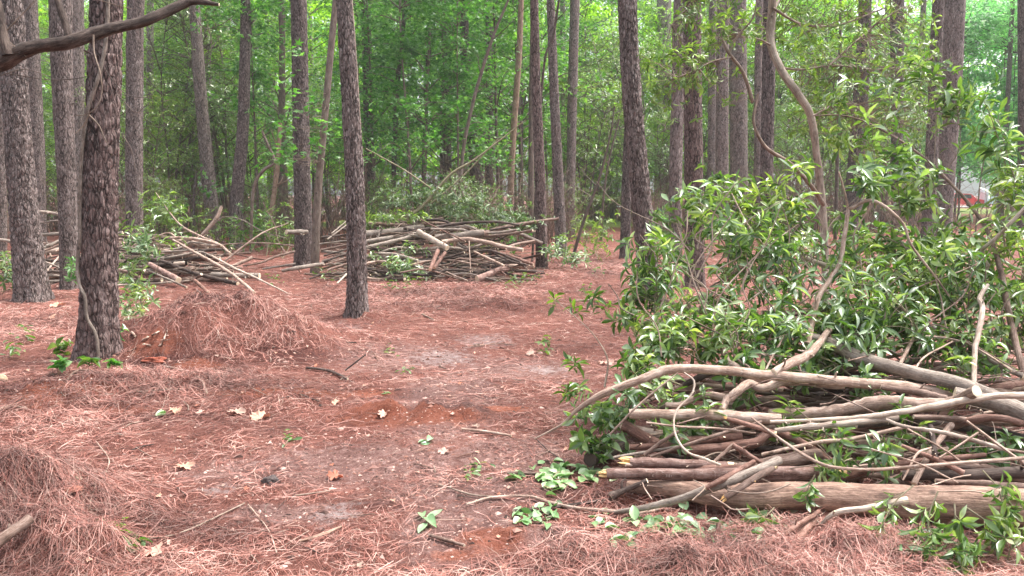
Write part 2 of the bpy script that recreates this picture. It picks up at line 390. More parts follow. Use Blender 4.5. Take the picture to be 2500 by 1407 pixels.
# ground material
def ground_mat():
    m, nt, b, out = newmat('forest_floor')
    tc = nd(nt, 'TexCoord'); V = tc.outputs['Object']
    def attr(n):
        a = nd(nt, 'Attribute'); a.attribute_name = n; return a.outputs['Fac']
    fine = noise(nt, V, 90, 6, .75); mid = noise(nt, V, 14, 5, .65); lo = noise(nt, V, 1.3, 4, .6)
    # needle litter: crossing strands
    def strands(rot, sx):
        mp = nd(nt, 'Mapping'); mp.inputs['Rotation'].default_value = (0, 0, rot); mp.inputs['Scale'].default_value = (sx, sx * .09, 1)
        w = nd(nt, 'VectorMath', operation='MULTIPLY_ADD'); nt.links.new(noise(nt, V, 2.5, 2, .5, 1), w.inputs[0]); w.inputs[1].default_value = (.5, .5, 0); nt.links.new(V, w.inputs[2])
        nt.links.new(w.outputs[0], mp.inputs[0]); return noise(nt, mp.outputs[0], 1, 3, .7)
    s = math_(nt, 'MAXIMUM', math_(nt, 'MAXIMUM', strands(.5, 170), strands(2.0, 150)), strands(1.25, 190))
    litter = ramp(nt, s, [(.44, (.09, .032, .024)), (.56, (.23, .084, .060)), (.66, (.41, .185, .138)), (.80, (.56, .33, .27))])
    soil = ramp(nt, math_(nt, 'ADD', math_(nt, 'MULTIPLY', fine, .6), math_(nt, 'MULTIPLY', mid, .4)), [(.36, (.10, .048, .040)), (.5, (.25, .135, .112)), (.64, (.54, .37, .325))])
    clay = ramp(nt, math_(nt, 'ADD', math_(nt, 'MULTIPLY', fine, .6), math_(nt, 'MULTIPLY', mid, .4)), [(.36, (.13, .034, .019)), (.5, (.30, .092, .050)), (.64, (.44, .175, .11))])
    sand = ramp(nt, fine, [(.35, (.26, .175, .155)), (.5, (.42, .32, .29)), (.65, (.56, .46, .42))])
    grs = ramp(nt, fine, [(.3, (.12, .17, .03)), (.7, (.38, .46, .14))])
    def edge(a, gain=1.):
        x = math_(nt, 'ADD', a, math_(nt, 'MULTIPLY', math_(nt, 'SUBTRACT', mid, .5), 1.1))
        return ramp(nt, x, [(.30, (0, 0, 0)), (.60, (1, 1, 1))])
    bare = ramp(nt, math_(nt, 'ADD', attr('bare'), math_(nt, 'MULTIPLY', math_(nt, 'SUBTRACT', mid, .5), .9)), [(.35, (0, 0, 0)), (.65, (1, 1, 1))])
    c = mixc(nt, math_(nt, 'MULTIPLY', bare, .85), litter, soil)
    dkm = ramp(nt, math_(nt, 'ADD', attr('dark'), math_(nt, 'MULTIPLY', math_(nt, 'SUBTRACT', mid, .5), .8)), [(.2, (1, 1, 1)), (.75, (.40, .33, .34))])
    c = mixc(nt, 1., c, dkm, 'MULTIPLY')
    c = mixc(nt, math_(nt, 'MULTIPLY', edge(attr('clay')), .8), c, clay)
    c = mixc(nt, edge(attr('sand')), c, sand)
    c = mixc(nt, edge(attr('grassy')), c, grs)
    dk = ramp(nt, lo, [(.3, (.55, .52, .55)), (.7, (.92, .94, .98))])
    c = mixc(nt, 1., c, dk, 'MULTIPLY')
    nt.links.new(c, b.inputs['Base Color']); b.inputs['Roughness'].default_value = .9; b.inputs['Specular IOR Level'].default_value = .2
    h = math_(nt, 'ADD', math_(nt, 'MULTIPLY', s, .6), math_(nt, 'ADD', math_(nt, 'MULTIPLY', fine, .6), math_(nt, 'MULTIPLY', mid, 1.)))
    bump(nt, h, b, 1., .03)
    return m

def spot(x, y, lst):
    a = np.zeros(np.shape(x))
    for (px, py, rx, ry, k) in lst:
        cx, cy = flat_at(px, py); a = np.maximum(a, k * np.exp(-(((x - cx) / rx) ** 2 + ((y - cy) / ry) ** 2)))
    return a
CLAY = [(150, 975, .45, .30, .9), (640, 960, .5, .25, .75), (820, 960, .5, .22, .9), (1010, 1025, .55, .22, 1.), (1240, 1003, .2, .13, 1.1),
        (1200, 1325, .16, .14, 1.), (380, 880, .25, .2, 1.), (690, 810, .5, .3, .95), (600, 780, .3, .2, .8), (480, 900, .3, .2, .8), (930, 1010, .3, .15, .9), (30, 1180, .15, .15, 1.),
        (1560, 1215, .2, .1, .8), (300, 1000, .3, .15, .7), (1120, 1360, .15, .08, .7)]
SAND = [(1080, 870, .45, .5, .50), (1180, 830, .5, .6, .50), (820, 1260, .16, .16, .62), (520, 1200, .14, .12, .5), (300, 815, .5, .5, .5),
        (820, 512, 3.2, 30, 1.2), (2300, 512, 20, 4, .9), (1330, 900, .3, .3, .5), (850, 800, .4, .5, .4)]  # leading spot: far sandy clearing, its sunlit paleness put into the colour
BARE = [(560, 835, .7, .5, .55), (1120, 1290, .30, .5, 1.), (1100, 980, .45, 1.4, .9), (900, 1130, .9, .5, .9), (1150, 1200, .7, .4, .8), (620, 1150, .6, .35, .7), (1250, 1110, .6, .5, .8), (1350, 1320, .4, .25, .7), (1000, 870, 1.0, .9, .65),
        (1450, 1010, .5, .4, .6), (700, 1250, .4, .2, .8), (1250, 900, .9, .9, .6), (1200, 1390, .8, .2, .5)]
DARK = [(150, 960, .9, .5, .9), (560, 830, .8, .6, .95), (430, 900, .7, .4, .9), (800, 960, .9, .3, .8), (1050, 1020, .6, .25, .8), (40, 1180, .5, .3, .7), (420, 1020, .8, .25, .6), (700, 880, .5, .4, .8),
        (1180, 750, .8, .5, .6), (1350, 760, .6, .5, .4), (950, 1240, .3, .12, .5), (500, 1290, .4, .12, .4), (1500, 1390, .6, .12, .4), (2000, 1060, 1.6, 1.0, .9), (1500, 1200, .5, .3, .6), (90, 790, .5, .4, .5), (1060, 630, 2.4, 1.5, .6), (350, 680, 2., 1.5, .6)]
GRS = [(830, 545, 1.2, 7, .9), (1480, 545, 2.0, 6, 1.), (2350, 515, 14, 16, .8), (1440, 538, 3, 10, .7), (10, 650, 1.5, 1.5, .5)]
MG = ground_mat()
def build_ground():
    ys = np.concatenate([np.exp(np.linspace(math.log(1.6), math.log(26), 560)), np.exp(np.linspace(math.log(26.5), math.log(420), 90))])
    us = np.linspace(-1.5, 1.5, 520)
    Y, U = np.meshgrid(ys, us, indexing='ij'); X = U * (Y + .6)
    X = X.ravel(); Y = Y.ravel(); Z = gh(X, Y)
    a, b_ = len(ys), len(us)
    i = np.arange(a - 1)[:, None]; j = np.arange(b_ - 1)[None]
    Fq = np.stack([i * b_ + j, i * b_ + j + 1, (i + 1) * b_ + j + 1, (i + 1) * b_ + j], -1).reshape(-1, 4)
    mb = MB(); mb.add(np.stack([X, Y, Z], -1), Fq)
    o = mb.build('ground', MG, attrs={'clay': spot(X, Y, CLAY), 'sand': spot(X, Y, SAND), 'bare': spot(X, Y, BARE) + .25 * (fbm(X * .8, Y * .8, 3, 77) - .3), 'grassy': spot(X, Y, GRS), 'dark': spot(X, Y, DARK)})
    tag(o, 'reddish forest floor of pine straw, bare soil and orange clay', 'ground', kind='structure')
build_ground()

def build_needles():
    # sampled so that density follows what the eye resolves; real strands lying on the ground
    N = 165000
    u = rng.uniform(-.78, .80, N); y = 3.0 * (24 / 3.0) ** (rng.random(N) ** 1.25)
    x = u * (y + .4)
    # extra in the heaps
    ex = []
    for (px, py, rx, ry, n) in [(30, 1330, .45, .4, 9000), (2060, 1335, .5, .22, 11000), (1780, 1385, .6, .18, 8000), (560, 850, 1.1, .8, 3500), (420, 940, .8, .4, 5000), (150, 1000, .6, .5, 4000), (1560, 1200, .4, .2, 3000), (1020, 720, 1.6, 1.6, 9000), (1480, 660, 1.5, 3., 7000), (100, 800, 1., 1., 5000)]:
        cx, cy = flat_at(px, py); ex.append(np.stack([cx + rng.normal(0, rx * .6, n), cy + rng.normal(0, ry * .6, n)], -1))
    ex = np.concatenate(ex); x = np.concatenate([x, ex[:, 0]]); y = np.concatenate([y, ex[:, 1]])
    heap = np.concatenate([np.zeros(N), np.ones(len(ex))])
    ok = y > 2.7
    bare = spot(x, y, BARE) + .8 * spot(x, y, CLAY) + .8 * spot(x, y, SAND)
    clump = fbm(x * 2.2, y * 2.2, 3, 91)
    ok &= rng.random(len(x)) < np.clip(1.15 - 1.25 * bare + (clump - .5) * 2.6, .06, 1) 
    x = x[ok]; y = y[ok]; heap = heap[ok]; n = len(x)
    L = rng.uniform(.04, .17, n) * (1 + .02 * y); th = (fbm(x * 1.3, y * 1.3, 2, 55) * 9 + rng.normal(0, 1.3, n))
    w = rng.uniform(.0005, .0011, n) * (1 + y / 5.5)
    d = np.stack([np.cos(th), np.sin(th)], -1)
    cur = rng.normal(0, .13, n)
    P0 = np.stack([x, y], -1) - d * L[:, None] / 2; P2 = np.stack([x, y], -1) + d * L[:, None] / 2
    P1 = np.stack([x, y], -1) + np.stack([-d[:, 1], d[:, 0]], -1) * (cur * L)[:, None]
    lift = rng.uniform(.001, .016, n) + heap * rng.uniform(0, .035, n)
    tilt = rng.normal(0, .10 + .22 * heap, n) * L
    pts = []
    for k, Q in enumerate((P0, P1, P2)):
        z = gh(Q[:, 0], Q[:, 1]) + lift + (k - 1) * tilt * .5 + (0.006 if k == 1 else 0)
        z = np.maximum(z, gh(Q[:, 0], Q[:, 1]) + .0015)
        pts.append(np.column_stack([Q, z]))
    side = np.column_stack([-d[:, 1], d[:, 0], rng.normal(0, .5, n)]); side = nrm(side) * w[:, None]
    V = np.stack([pts[0] - side * .5, pts[0] + side * .5, pts[1] - side, pts[1] + side, pts[2] - side * .3, pts[2] + side * .3], 1)
    f = np.array([[0, 1, 3, 2], [2, 3, 5, 4]])[None] + (np.arange(n) * 6)[:, None, None]
    mb = MB(); mb.add(V.reshape(-1, 3), f.reshape(-1, 4))
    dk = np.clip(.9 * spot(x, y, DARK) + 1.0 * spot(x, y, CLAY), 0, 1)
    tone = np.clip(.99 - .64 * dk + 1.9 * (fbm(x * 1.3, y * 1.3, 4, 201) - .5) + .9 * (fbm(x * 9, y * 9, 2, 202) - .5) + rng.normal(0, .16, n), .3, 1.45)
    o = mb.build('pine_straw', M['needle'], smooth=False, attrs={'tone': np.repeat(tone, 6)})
    tag(o, 'reddish brown fallen pine needles strewn thickly over the ground', 'pine straw', kind='stuff')
    # crumbs of bark and earth
    n = 90000
    y = 3.0 * (18 / 3.0) ** rng.random(n); x = rng.uniform(-.78, .8, n) * (y + .4)
    kc = rng.random(n) < .15 + 1.6 * np.maximum(spot(x, y, BARE), .8 * spot(x, y, DARK)) * fbm(x * 3, y * 3, 3, 61); x = x[kc]; y = y[kc]; n = len(x)
    r = rng.uniform(.002, .007, n) * (1 + y / 9) * np.where(rng.random(n) < .06, 2.2, 1)
    t = np.array([(1, 0, 0), (-.5, .86, 0), (-.5, -.86, 0), (0, 0, .9)], float)
    a = rng.uniform(0, 6.28, n); ca, sa = np.cos(a), np.sin(a)
    tx = t[None, :, 0] * ca[:, None] - t[None, :, 1] * sa[:, None]; ty = t[None, :, 0] * sa[:, None] + t[None, :, 1] * ca[:, None]
    V = np.stack([x[:, None] + tx * r[:, None] * rng.uniform(.5, 2, (n, 1)), y[:, None] + ty * r[:, None], gh(x, y)[:, None] + t[None, :, 2] * r[:, None] * .8 - .001], -1)
    f = np.array([[0, 1, 3], [1, 2, 3], [2, 0, 3]])[None] + (np.arange(n) * 4)[:, None, None]
    mb = MB(); mb.add(V.reshape(-1, 3), f.reshape(-1, 3))
    tag(mb.build('bark_crumbs', island_mat('crumbs', [(.04, .024, .02), (.10, .05, .04), (.20, .09, .07), (.32, .16, .12), (.42, .26, .22), (.55, .40, .34)], .9), smooth=False), 'crumbs of bark, leaf and earth scattered on the forest floor', 'litter', kind='stuff')
build_needles()

# ---------------------------------------------------------------- tree trunks
def trunk_mesh(path, rads, detail, mat, parent, flare=.25, seed=0, ridged=True, name='trunk'):
    """path: world points from the base up"""
    path = np.asarray(path); r0 = rads[0]
    P_ = catmull(path, 10); R_ = np.interp(np.linspace(0, 1, len(P_)), np.linspace(0, 1, len(rads)), rads)
    s = np.concatenate([[0], np.cumsum(np.linalg.norm(np.diff(P_, axis=0), axis=1))])
    if detail == 2: ss = np.concatenate([np.arange(0, min(4.2, s[-1]), .022), np.linspace(min(4.2, s[-1]) + .1, s[-1], 12)]); n = 96
    elif detail == 1: ss = np.concatenate([np.arange(0, min(6.5, s[-1]), .06), np.linspace(min(6.5, s[-1]) + .2, s[-1], 10)]); n = 48
    else: ss = np.arange(0, s[-1], .45); n = 16
    C = np.stack([np.interp(ss, s, P_[:, k]) for k in range(3)], -1); rr = np.interp(ss, s, R_)
    th = np.linspace(0, 2 * np.pi, n, endpoint=False)
    sp = np.exp(-np.maximum(ss, 0) / (.9 * r0 + .02))
    rad = rr[:, None] * (1 + flare * sp[:, None] * (1 + .5 * np.sin(th * 4 + seed)[None] + .3 * np.sin(th * 7 + seed * 2)[None]))
    rad = rad * (1 + .035 * (vnoise(np.cos(th)[None] * 1.5 + 9 + seed, ss[:, None] * .9 + np.sin(th)[None] * 1.5, seed) - .5) * 2)
    if ridged and detail > 0:
        w = 2 * np.pi * r0; nc = max(6, round(w / .05))
        u = th / (2 * np.pi) * nc
        uu = u[None] + .5 * (vnoise(np.cos(th)[None] * 3 + 4, ss[:, None] * 6 + np.sin(th)[None] * 3, seed + 2) - .5) + 0 * ss[:, None]
        vv = ss[:, None] / .14 + 0 * th[None]
        um = np.mod(uu, nc)
        f1, f2, cid = worley(um, vv, seed)
        f1b, f2b, cb = worley(np.mod(um + nc / 2, nc) , vv, seed)   # hides the wrap seam
        pl = np.clip((f2 - f1) * 2.6, 0, 1); 
        pl[:, 0] = pl[:, -1]
        amp = (.016 if detail == 2 else .013) * min(1.3, r0 / .15)
        rad = rad + amp * (pl - .75) + amp * .5 * (cid - .5) * (pl > .3)
    V = C[:, None] + rad[..., None] * np.stack([np.cos(th), np.sin(th), 0 * th], -1)[None]
    N = len(ss); i = np.arange(N - 1)[:, None]; j = np.arange(n)[None]; j2 = (j + 1) % n
    Fq = np.stack([i * n + j, i * n + j2, (i + 1) * n + j2, (i + 1) * n + j], -1).reshape(-1, 4)
    uv = np.stack([np.broadcast_to(np.abs(th / np.pi - 1)[None] * np.pi * r0, (N, n)), np.broadcast_to(ss[:, None], (N, n))], -1).reshape(-1, 2)
    mb = MB(); mb.add(V.reshape(-1, 3), Fq, 0, uv)
    # a broken twig stub or two
    if ridged and detail > 0:
        for k in range(3):
            h = rng.uniform(.3, 3.5); a = rng.uniform(0, 6.28); c = np.array([np.interp(h, ss, C[:, q]) for q in range(3)])
            dd = np.array([math.cos(a), math.sin(a), .3]); r_ = np.interp(h, ss, rr)
            tube(mb, np.array([c + dd * r_ * .9, c + dd * (r_ + rng.uniform(.015, .05))]), [.012, .007], 6)
    return mb.build(name, mat, parent, path[0])

def pine(label, path, w, mat='pine', Y=None, height=13., group='pines', flare=.22, name='pine_tree', ridged=True, ext=True, cat='tree', detail=None):
    """path from base up in photo pixels; w = widths at base and top"""
    g = ground(*path[0]) if Y is None else None
    D = g[1] if Y is None else Y
    pts = [at(px, py, D) for px, py in path]
    pts[0][2] = float(gh(pts[0][0], D)) - .03
    if Y is not None and len(pts) > 1:
        pass
    r = [max(.012, q * (.88 if D < 20 else .95) / 2 / F * D) for q in w]
    rads = list(np.interp(np.linspace(0, 1, len(pts)), np.linspace(0, 1, len(r)), r))
    if ext:
        d = pts[-1] - pts[-2]; d = d / d[2]
        up = height - pts[-1][2]
        if up > .5:
            pts.append(pts[-1] + d * up * .5 + np.array([rng.normal(0, .05), rng.normal(0, .1), 0])); pts.append(pts[-1] + np.array([d[0] * .3, 0, 1]) * up * .5)
            rads += [rads[-1] * .92, rads[-1] * .8]
    if detail is None: detail = 2 if D < 13 else (1 if D < 30 else 0)
    root = empty(name, pts[0]); tag(root, label, cat, group)
    trunk_mesh(pts, rads, detail, M[mat], root, flare, int(abs(path[0][0])) % 97, ridged)
    root['D'] = D
    return root, pts, rads

T_ = [
 ('pine at the left edge leaning left, dark grooved trunk on bare needle ground', [(80, 735), (62, 560), (42, 300), (24, 0)], (86, 68, 64), 'pine', None),
 ('slim pine trunk standing close behind the left-edge leaning pine', [(97, 620), (92, 400), (80, 150), (72, 0)], (34, 36), 'pine', None),
 ('pine standing between the left-edge pine and the vine-wrapped pine', [(170, 705), (163, 450), (152, 200), (148, 0)], (46, 50, 58), 'pine', None),
 ('grey pine trunk half hidden behind the pine left of the vine-wrapped pine', [(192, 600), (188, 300), (184, 0)], (36, 38), 'pine_far', None),
 ('thickest pine, with a pale vine climbing its deeply furrowed bark', [(238, 868), (243, 650), (247, 400), (256, 150), (260, 0)], (104, 92, 88, 82), 'pine_red', None),
 ('pine right of the vine-wrapped pine with its foot behind a leafy green shrub', [(330, 650), (328, 450), (329, 200), (331, 0)], (46, 44, 44), 'pine', None),
 ('thin grey trunk in the thicket right of the vine-wrapped pine', [(362, 560), (366, 330), (367, 0)], (18, 17), 'pine_far', 33.),
 ('slender pine leaning left behind the pale diagonal branch of the left brush pile', [(527, 590), (508, 430), (490, 230), (474, 0)], (38, 32, 26), 'pine_far', None),
 ('second slender trunk leaning left, tucked behind the slender left-leaning pine', [(532, 555), (516, 350), (505, 180), (497, 0)], (22, 24), 'pine_far', 33.),
 ('slim scaly pine curving right towards its top beyond the left brush pile', [(578, 606), (577, 500), (592, 330), (598, 150), (600, 0)], (38, 32, 27, 24), 'pine_dark', None),
 ('pale stout pine far back in the leaves left of the dark straight pine', [(672, 540), (662, 300), (655, 0)], (30, 36), 'pine_pale', 48.),
 ('thin grey trunk in the thicket just left of the dark straight pine', [(690, 560), (688, 330), (690, 0)], (22, 14), 'sap', 29.),
 ('dark straight pine standing between the left and centre brush piles', [(742, 652), (738, 450), (733, 200), (729, 0)], (50, 44, 42), 'pine_dark', None),
 ('tapering reddish pine standing alone in the open in front of the centre brush pile', [(871, 770), (871, 600), (864, 400), (856, 250), (846, 80), (841, 0)], (58, 52, 50, 46, 42), 'pine', None),
 ('dark pine partly hidden behind the lone pine in front of the centre pile', [(902, 530), (899, 300), (893, 0)], (24, 24), 'pine_dark', 32.),
 ('thin dark sapling trunk left of centre among star-shaped leaves', [(955, 470), (968, 250), (985, 60)], (13, 11), 'pine_dark', 30.),
 ('thin dark sapling trunk leaning right at the centre among star-shaped leaves', [(1030, 440), (1042, 200), (1058, 0)], (13, 12), 'pine_dark', 30.),
 ('stout dark pine trunk rising behind the centre brush pile', [(1089, 520), (1088, 330), (1091, 100)], (32, 28), 'pine_dark', 34.),
 ('crooked dark pine behind the right half of the centre brush pile', [(1168, 540), (1160, 400), (1145, 250), (1134, 100), (1133, 0)], (32, 27, 21), 'pine_dark', 29.),
 ('straight dark pine right of the crooked pine behind the centre brush pile', [(1193, 530), (1195, 300), (1194, 0)], (21, 18), 'pine_dark', 31.),
 ('light brown trunk right of the straight dark pine behind the centre pile', [(1243, 560), (1250, 380), (1266, 150), (1272, 0)], (18, 14), 'sap_tan', 27.),
 ('narrow dark trunk between the light brown trunk and the twin slender pines', [(1271, 540), (1272, 300), (1270, 0)], (13, 11), 'pine_dark', 34.),
 ('smooth grey sapling trunk tucked left of the nearer twin slender pine', [(1296, 560), (1297, 350), (1299, 150)], (16, 13), 'sap', 26.),
 ('slender reddish pine at the right end of the centre brush pile, nearer of two', [(1323, 658), (1319, 450), (1310, 230), (1304, 0)], (34, 28, 23), 'pine_red', None),
 ('slender dark pine right of the centre brush pile, farther of two', [(1371, 625), (1362, 430), (1352, 200), (1344, 0)], (31, 25, 20), 'pine', None),
 ('pale dead-looking thin trunk right of the twin slender pines', [(1376, 520), (1375, 300), (1374, 100)], (13, 13), 'pine_pale', 40.),
 ('dark pine behind the pale thin trunk right of the twin slender pines', [(1391, 565), (1396, 300), (1404, 0)], (24, 24), 'pine_far', 30.),
 ('big leaning pine with flaking grey bark left of the leafy cut branches', [(1588, 735), (1577, 600), (1560, 430), (1542, 220), (1531, 0)], (62, 54, 50), 'pine', None),
 ('short-looking slim pine close behind the big leaning pine', [(1525, 632), (1530, 450), (1540, 200)], (27, 23), 'pine_dark', None),
 ('pale pine far behind the big leaning pine', [(1617, 560), (1620, 300), (1623, 0)], (30, 34), 'pine_pale', 42.),
 ('grey pine standing left of and behind the dark pine in the leafy branches', [(1648, 640), (1650, 400), (1656, 200), (1660, 0)], (36, 34), 'pine_far', None),
 ('dark reddish pine rising behind the left part of the leafy cut branches', [(1697, 700), (1694, 450), (1691, 200), (1689, 0)], (54, 50, 48), 'pine_red', None),
 ('narrow grey pine left of the paired wide grey pines', [(1737, 560), (1738, 300), (1740, 0)], (22, 20), 'pine_far', 33.),
 ('left one of the paired wide grey pines behind the leafy branches', [(1762, 585), (1763, 300), (1766, 0)], (33, 31), 'pine_far', None),
 ('right and wider one of the paired wide grey pines behind the leafy branches', [(1804, 575), (1803, 300), (1800, 0)], (46, 44), 'pine_far', None),
 ('thin trunk left of the dark pine beside the curved smooth sapling', [(1851, 570), (1851, 300), (1853, 100)], (20, 20), 'pine_far', 30.),
 ('dark pine standing just left of the curved smooth sapling', [(1868, 660), (1872, 400), (1876, 200), (1880, 0)], (36, 34), 'pine_dark', None),
 ('dark pine leaning slightly right, right of the curved smooth sapling', [(2074, 590), (2088, 430), (2104, 200), (2112, 0)], (48, 38, 30), 'pine_dark', None),
 ('slim dark pine far back above the leafy cut branches', [(2190, 545), (2190, 300), (2190, 0)], (24, 34), 'pine_dark', 34.),
 ('dark short-looking pine left of the stout upper-right pine', [(2262, 625), (2270, 470), (2278, 300)], (34, 30), 'pine', None),
 ('stout grey pine at upper right leaning right behind the sparse leafy sprays', [(2303, 600), (2310, 430), (2322, 200), (2330, 0)], (36, 46, 54), 'pine_far', None),
 ('dark trunk cut by the right edge of the view', [(2497, 560), (2499, 300), (2498, 0)], (26, 26), 'pine_dark', 30.),
 ('dark trunk cut by the left edge of the view beyond the leaning pine', [(3, 640), (0, 300), (-2, 0)], (30, 28), 'pine', None),
]
PT = {}
for i, (lab, path, w, mat, Y) in enumerate(T_):
    far = (Y or 0) > 26
    sm = mat.startswith('sap')
    nm = 'sapling_tree' if sm or w[0] < 15 else 'pine_tree'
    PT[i] = pine(lab, path, w, mat, Y, height=22 if far else 13, group='tall pine trunks standing in the wood' if nm == 'pine_tree' else 'thin saplings in the wood', name=nm, ridged=not sm)

# far pines, one kind nobody could tell apart
far_px = [20, 120, 225, 405, 440, 630, 770, 935, 1060, 1225, 1420, 1480, 1600, 1720, 1835, 1950, 2060, 2140, 2225, 2440, -60, 2570]
for px in far_px:
    Y = rng.uniform(42, 66); x = (px - 1250) / F * Y
    lean = rng.normal(0, .012)
    root = empty('pine_tree', (x, Y, float(gh(x, Y)) - .05)); tag(root, 'slim distant pine trunk seen among the far leaves', 'tree', 'distant pines')
    hh = rng.uniform(20, 24); b0 = np.array([x, Y, root.location[2]])
    r = rng.uniform(.10, .19)
    trunk_mesh([b0, b0 + [lean * hh * .5, 0, hh * .5], b0 + [lean * hh + rng.normal(0, .1), 0, hh]], [r, r * .85, r * .6], 0, M[['pine_far', 'pine', 'pine_pale', 'pine_far'][rng.integers(4)]], root, .2, rng.integers(90))

# vine on the thick pine
def on_tree(px, py, i, off=.02):
    D = PT[i][0]['D']; pts = PT[i][1]; rads = PT[i][2]
    p = at(px, py, D); z = p[2]
    zs = [q[2] for q in pts]; c = np.array([np.interp(z, zs, [q[k] for q in pts]) for k in range(3)]); r = np.interp(z, zs, rads)
    dx = p[0] - c[0]; r2 = r * 1.06 + off
    dx = np.clip(dx, -r2 * .98, r2 * .98); dy = math.sqrt(max(0, r2 * r2 - dx * dx))
    return np.array([c[0] + dx, c[1] - dy, z])
vp = [(262, 845), (258, 810), (238, 770), (232, 720), (215, 690), (205, 645), (214, 580), (212, 520), (214, 450), (216, 400), (226, 320), (240, 260), (258, 210), (272, 150), (280, 80), (282, 0), (280, -80)]
vp3 = [on_tree(a, b, 4) for a, b in vp]; vp3[0][2] = float(gh(vp3[0][0], vp3[0][1])) - .02
mb = MB(); c = catmull(vp3, 6); tube(mb, c, np.linspace(.015, .017, len(c)), 10, .12, 3)
root = empty('climbing_vine', vp3[0]); tag(root, 'pale grey woody vine winding up the thickest pine', 'vine')
mb.build('stem', M['grey'], root, vp3[0])

# curved smooth sapling with a bay crown
def whorl_cloud(pxr, pyr, Dr, n, edge=None):
    px = rng.uniform(*pxr, n); py = rng.uniform(*pyr, n); D = rng.uniform(*Dr, n)
    dd = np.array([at(a, b, c) for a, b, c in zip(px, py, D)])
    return dd
def branchlets(mb, stems, tips, r=.004, mat=0, sag=.08, maxn=9999):
    """connect each tip to its nearest stem point with a thin curved twig; returns directions at the tips"""
    S = np.vstack(stems); ax = []
    for k, t in enumerate(tips):
        q = S[np.argmin(np.linalg.norm(S - t, axis=1))]
        v = t - q; L = np.linalg.norm(v) + 1e-6
        mid = (q + t) / 2 + rng.normal(0, .08, 3) * L + np.array([0, 0, -sag * L])
        if k < maxn:
            P_ = catmull([q, mid, t], 4); tube(mb, P_, np.linspace(r * (1 + L), r * .5, len(P_)), 5, 0, k % 9)
        a = nrm(t - mid); ax.append(a)
    return np.array(ax)
D36 = 9.6
sp = [(2017, 640), (2013, 590), (2005, 473), (1993, 373), (1979, 285), (1949, 230), (1909, 175), (1882, 105), (1884, 40), (1886, 0), (1890, -90), (1880, -190)]
sp3 = [at(a, b, D36 + .1 * math.sin(i)) for i, (a, b) in enumerate(sp)]; sp3[0] = np.array([sp3[1][0] + .03, D36, float(gh(sp3[1][0], D36)) - .03])
root = empty('bay_tree', sp3[0]); tag(root, 'smooth grey sapling with an S-curved trunk and dark bay leaves above the brush', 'tree')
mb = MB(); c = catmull(sp3, 7); tube(mb, c, np.interp(np.linspace(0, 1, len(c)), [0, .3, .7, 1], [.044, .040, .046, .038]), 16, .08, 4)
mb.build('trunk', M['curved'], root, sp3[0])
limbs = []
def limb(mbx, pxs, r0, r1, seed=0, n=8):
    p = [at(*q) for q in pxs]; c_ = catmull(p, 6); tube(mbx, c_, np.linspace(r0, r1, len(c_)), n, .12, seed); limbs.append(c_); return c_
mb = MB()
limb(mb, [(2010, 500, 9.6), (1985, 460, 9.4), (1930, 400, 9.2), (1870, 360, 9.1), (1840, 300, 9.0), (1850, 230, 9.0)], .026, .012, 1)
limb(mb, [(1838, 250, 9.0), (1815, 180, 8.9), (1780, 130, 8.8), (1765, 100, 8.8)], .020, .014, 2)
limb(mb, [(1780, 130, 8.8), (1800, 90, 8.8), (1840, 40, 8.7), (1850, -30, 8.7)], .011, .006, 3)
limb(mb, [(1785, 140, 8.8), (1740, 150, 8.7), (1690, 175, 8.6), (1650, 190, 8.5)], .008, .004, 4)
limb(mb, [(1880, 110, 9.6), (1850, 95, 9.5), (1800, 90, 9.4)], .012, .006, 5)
limb(mb, [(1886, 20, 9.6), (1960, 60, 9.8), (2050, 60, 10.1), (2160, 20, 10.3)], .016, .008, 6)
limb(mb, [(2020, 165, 9.8), (2080, 110, 10.), (2140, 60, 10.2), (2200, 20, 10.3)], .013, .008, 7)
limb(mb, [(1900, 165, 9.6), (1960, 170, 10.), (2040, 160, 10.3), (2150, 170, 10.6), (2260, 150, 10.9)], .014, .006, 8)
limb(mb, [(1980, 285, 9.6), (2060, 250, 10.), (2150, 270, 10.4), (2230, 240, 10.7)], .012, .005, 9)
limb(mb, [(1890, -60, 9.6), (1800, -60, 9.4), (1700, 0, 9.2), (1640, 60, 9.1)], .014, .006, 10)
limb(mb, [(1884, 40, 9.6), (1920, -20, 9.9), (2020, -60, 10.2), (2150, -60, 10.5)], .014, .006, 11)
tips = np.vstack([whorl_cloud((1930, 2300), (-60, 330), (9.4, 11.2), 480), whorl_cloud((1700, 1930), (-60, 130), (8.7, 10.), 110), whorl_cloud((1560, 1740), (110, 210), (8.4, 9.2), 55),
                  whorl_cloud((1650, 1780), (-60, 120), (8.8, 9.6), 50), whorl_cloud((1600, 1830), (170, 300), (8.5, 9.2), 26), whorl_cloud((2050, 2250), (260, 400), (9.6, 10.8), 50)])
tr_ = catmull(sp3, 8)
for t in tips:
    xx = np.interp(t[2], tr_[:, 2], tr_[:, 0]) if t[2] < tr_[-1, 2] else 99
    if abs(t[0] / t[1] - xx / D36) < .022 and t[1] < D36 + .3: k_ = (D36 + rng.uniform(.4, 1.1)) / t[1]; t[:] = np.array([0, 0, H]) + (t - [0, 0, H]) * k_
ax = branchlets(mb, limbs + [catmull(sp3, 4)[14:]], tips, .0032)
mb.build('limbs', M['twig'], root, sp3[0])
mb = MB(); ax[:, 2] += .35; whorls(mb, tips, ax, 9, .078, .0125, 'lance', (35, 95))
mb.build('crown', LF['bay_far'], root, sp3[0])

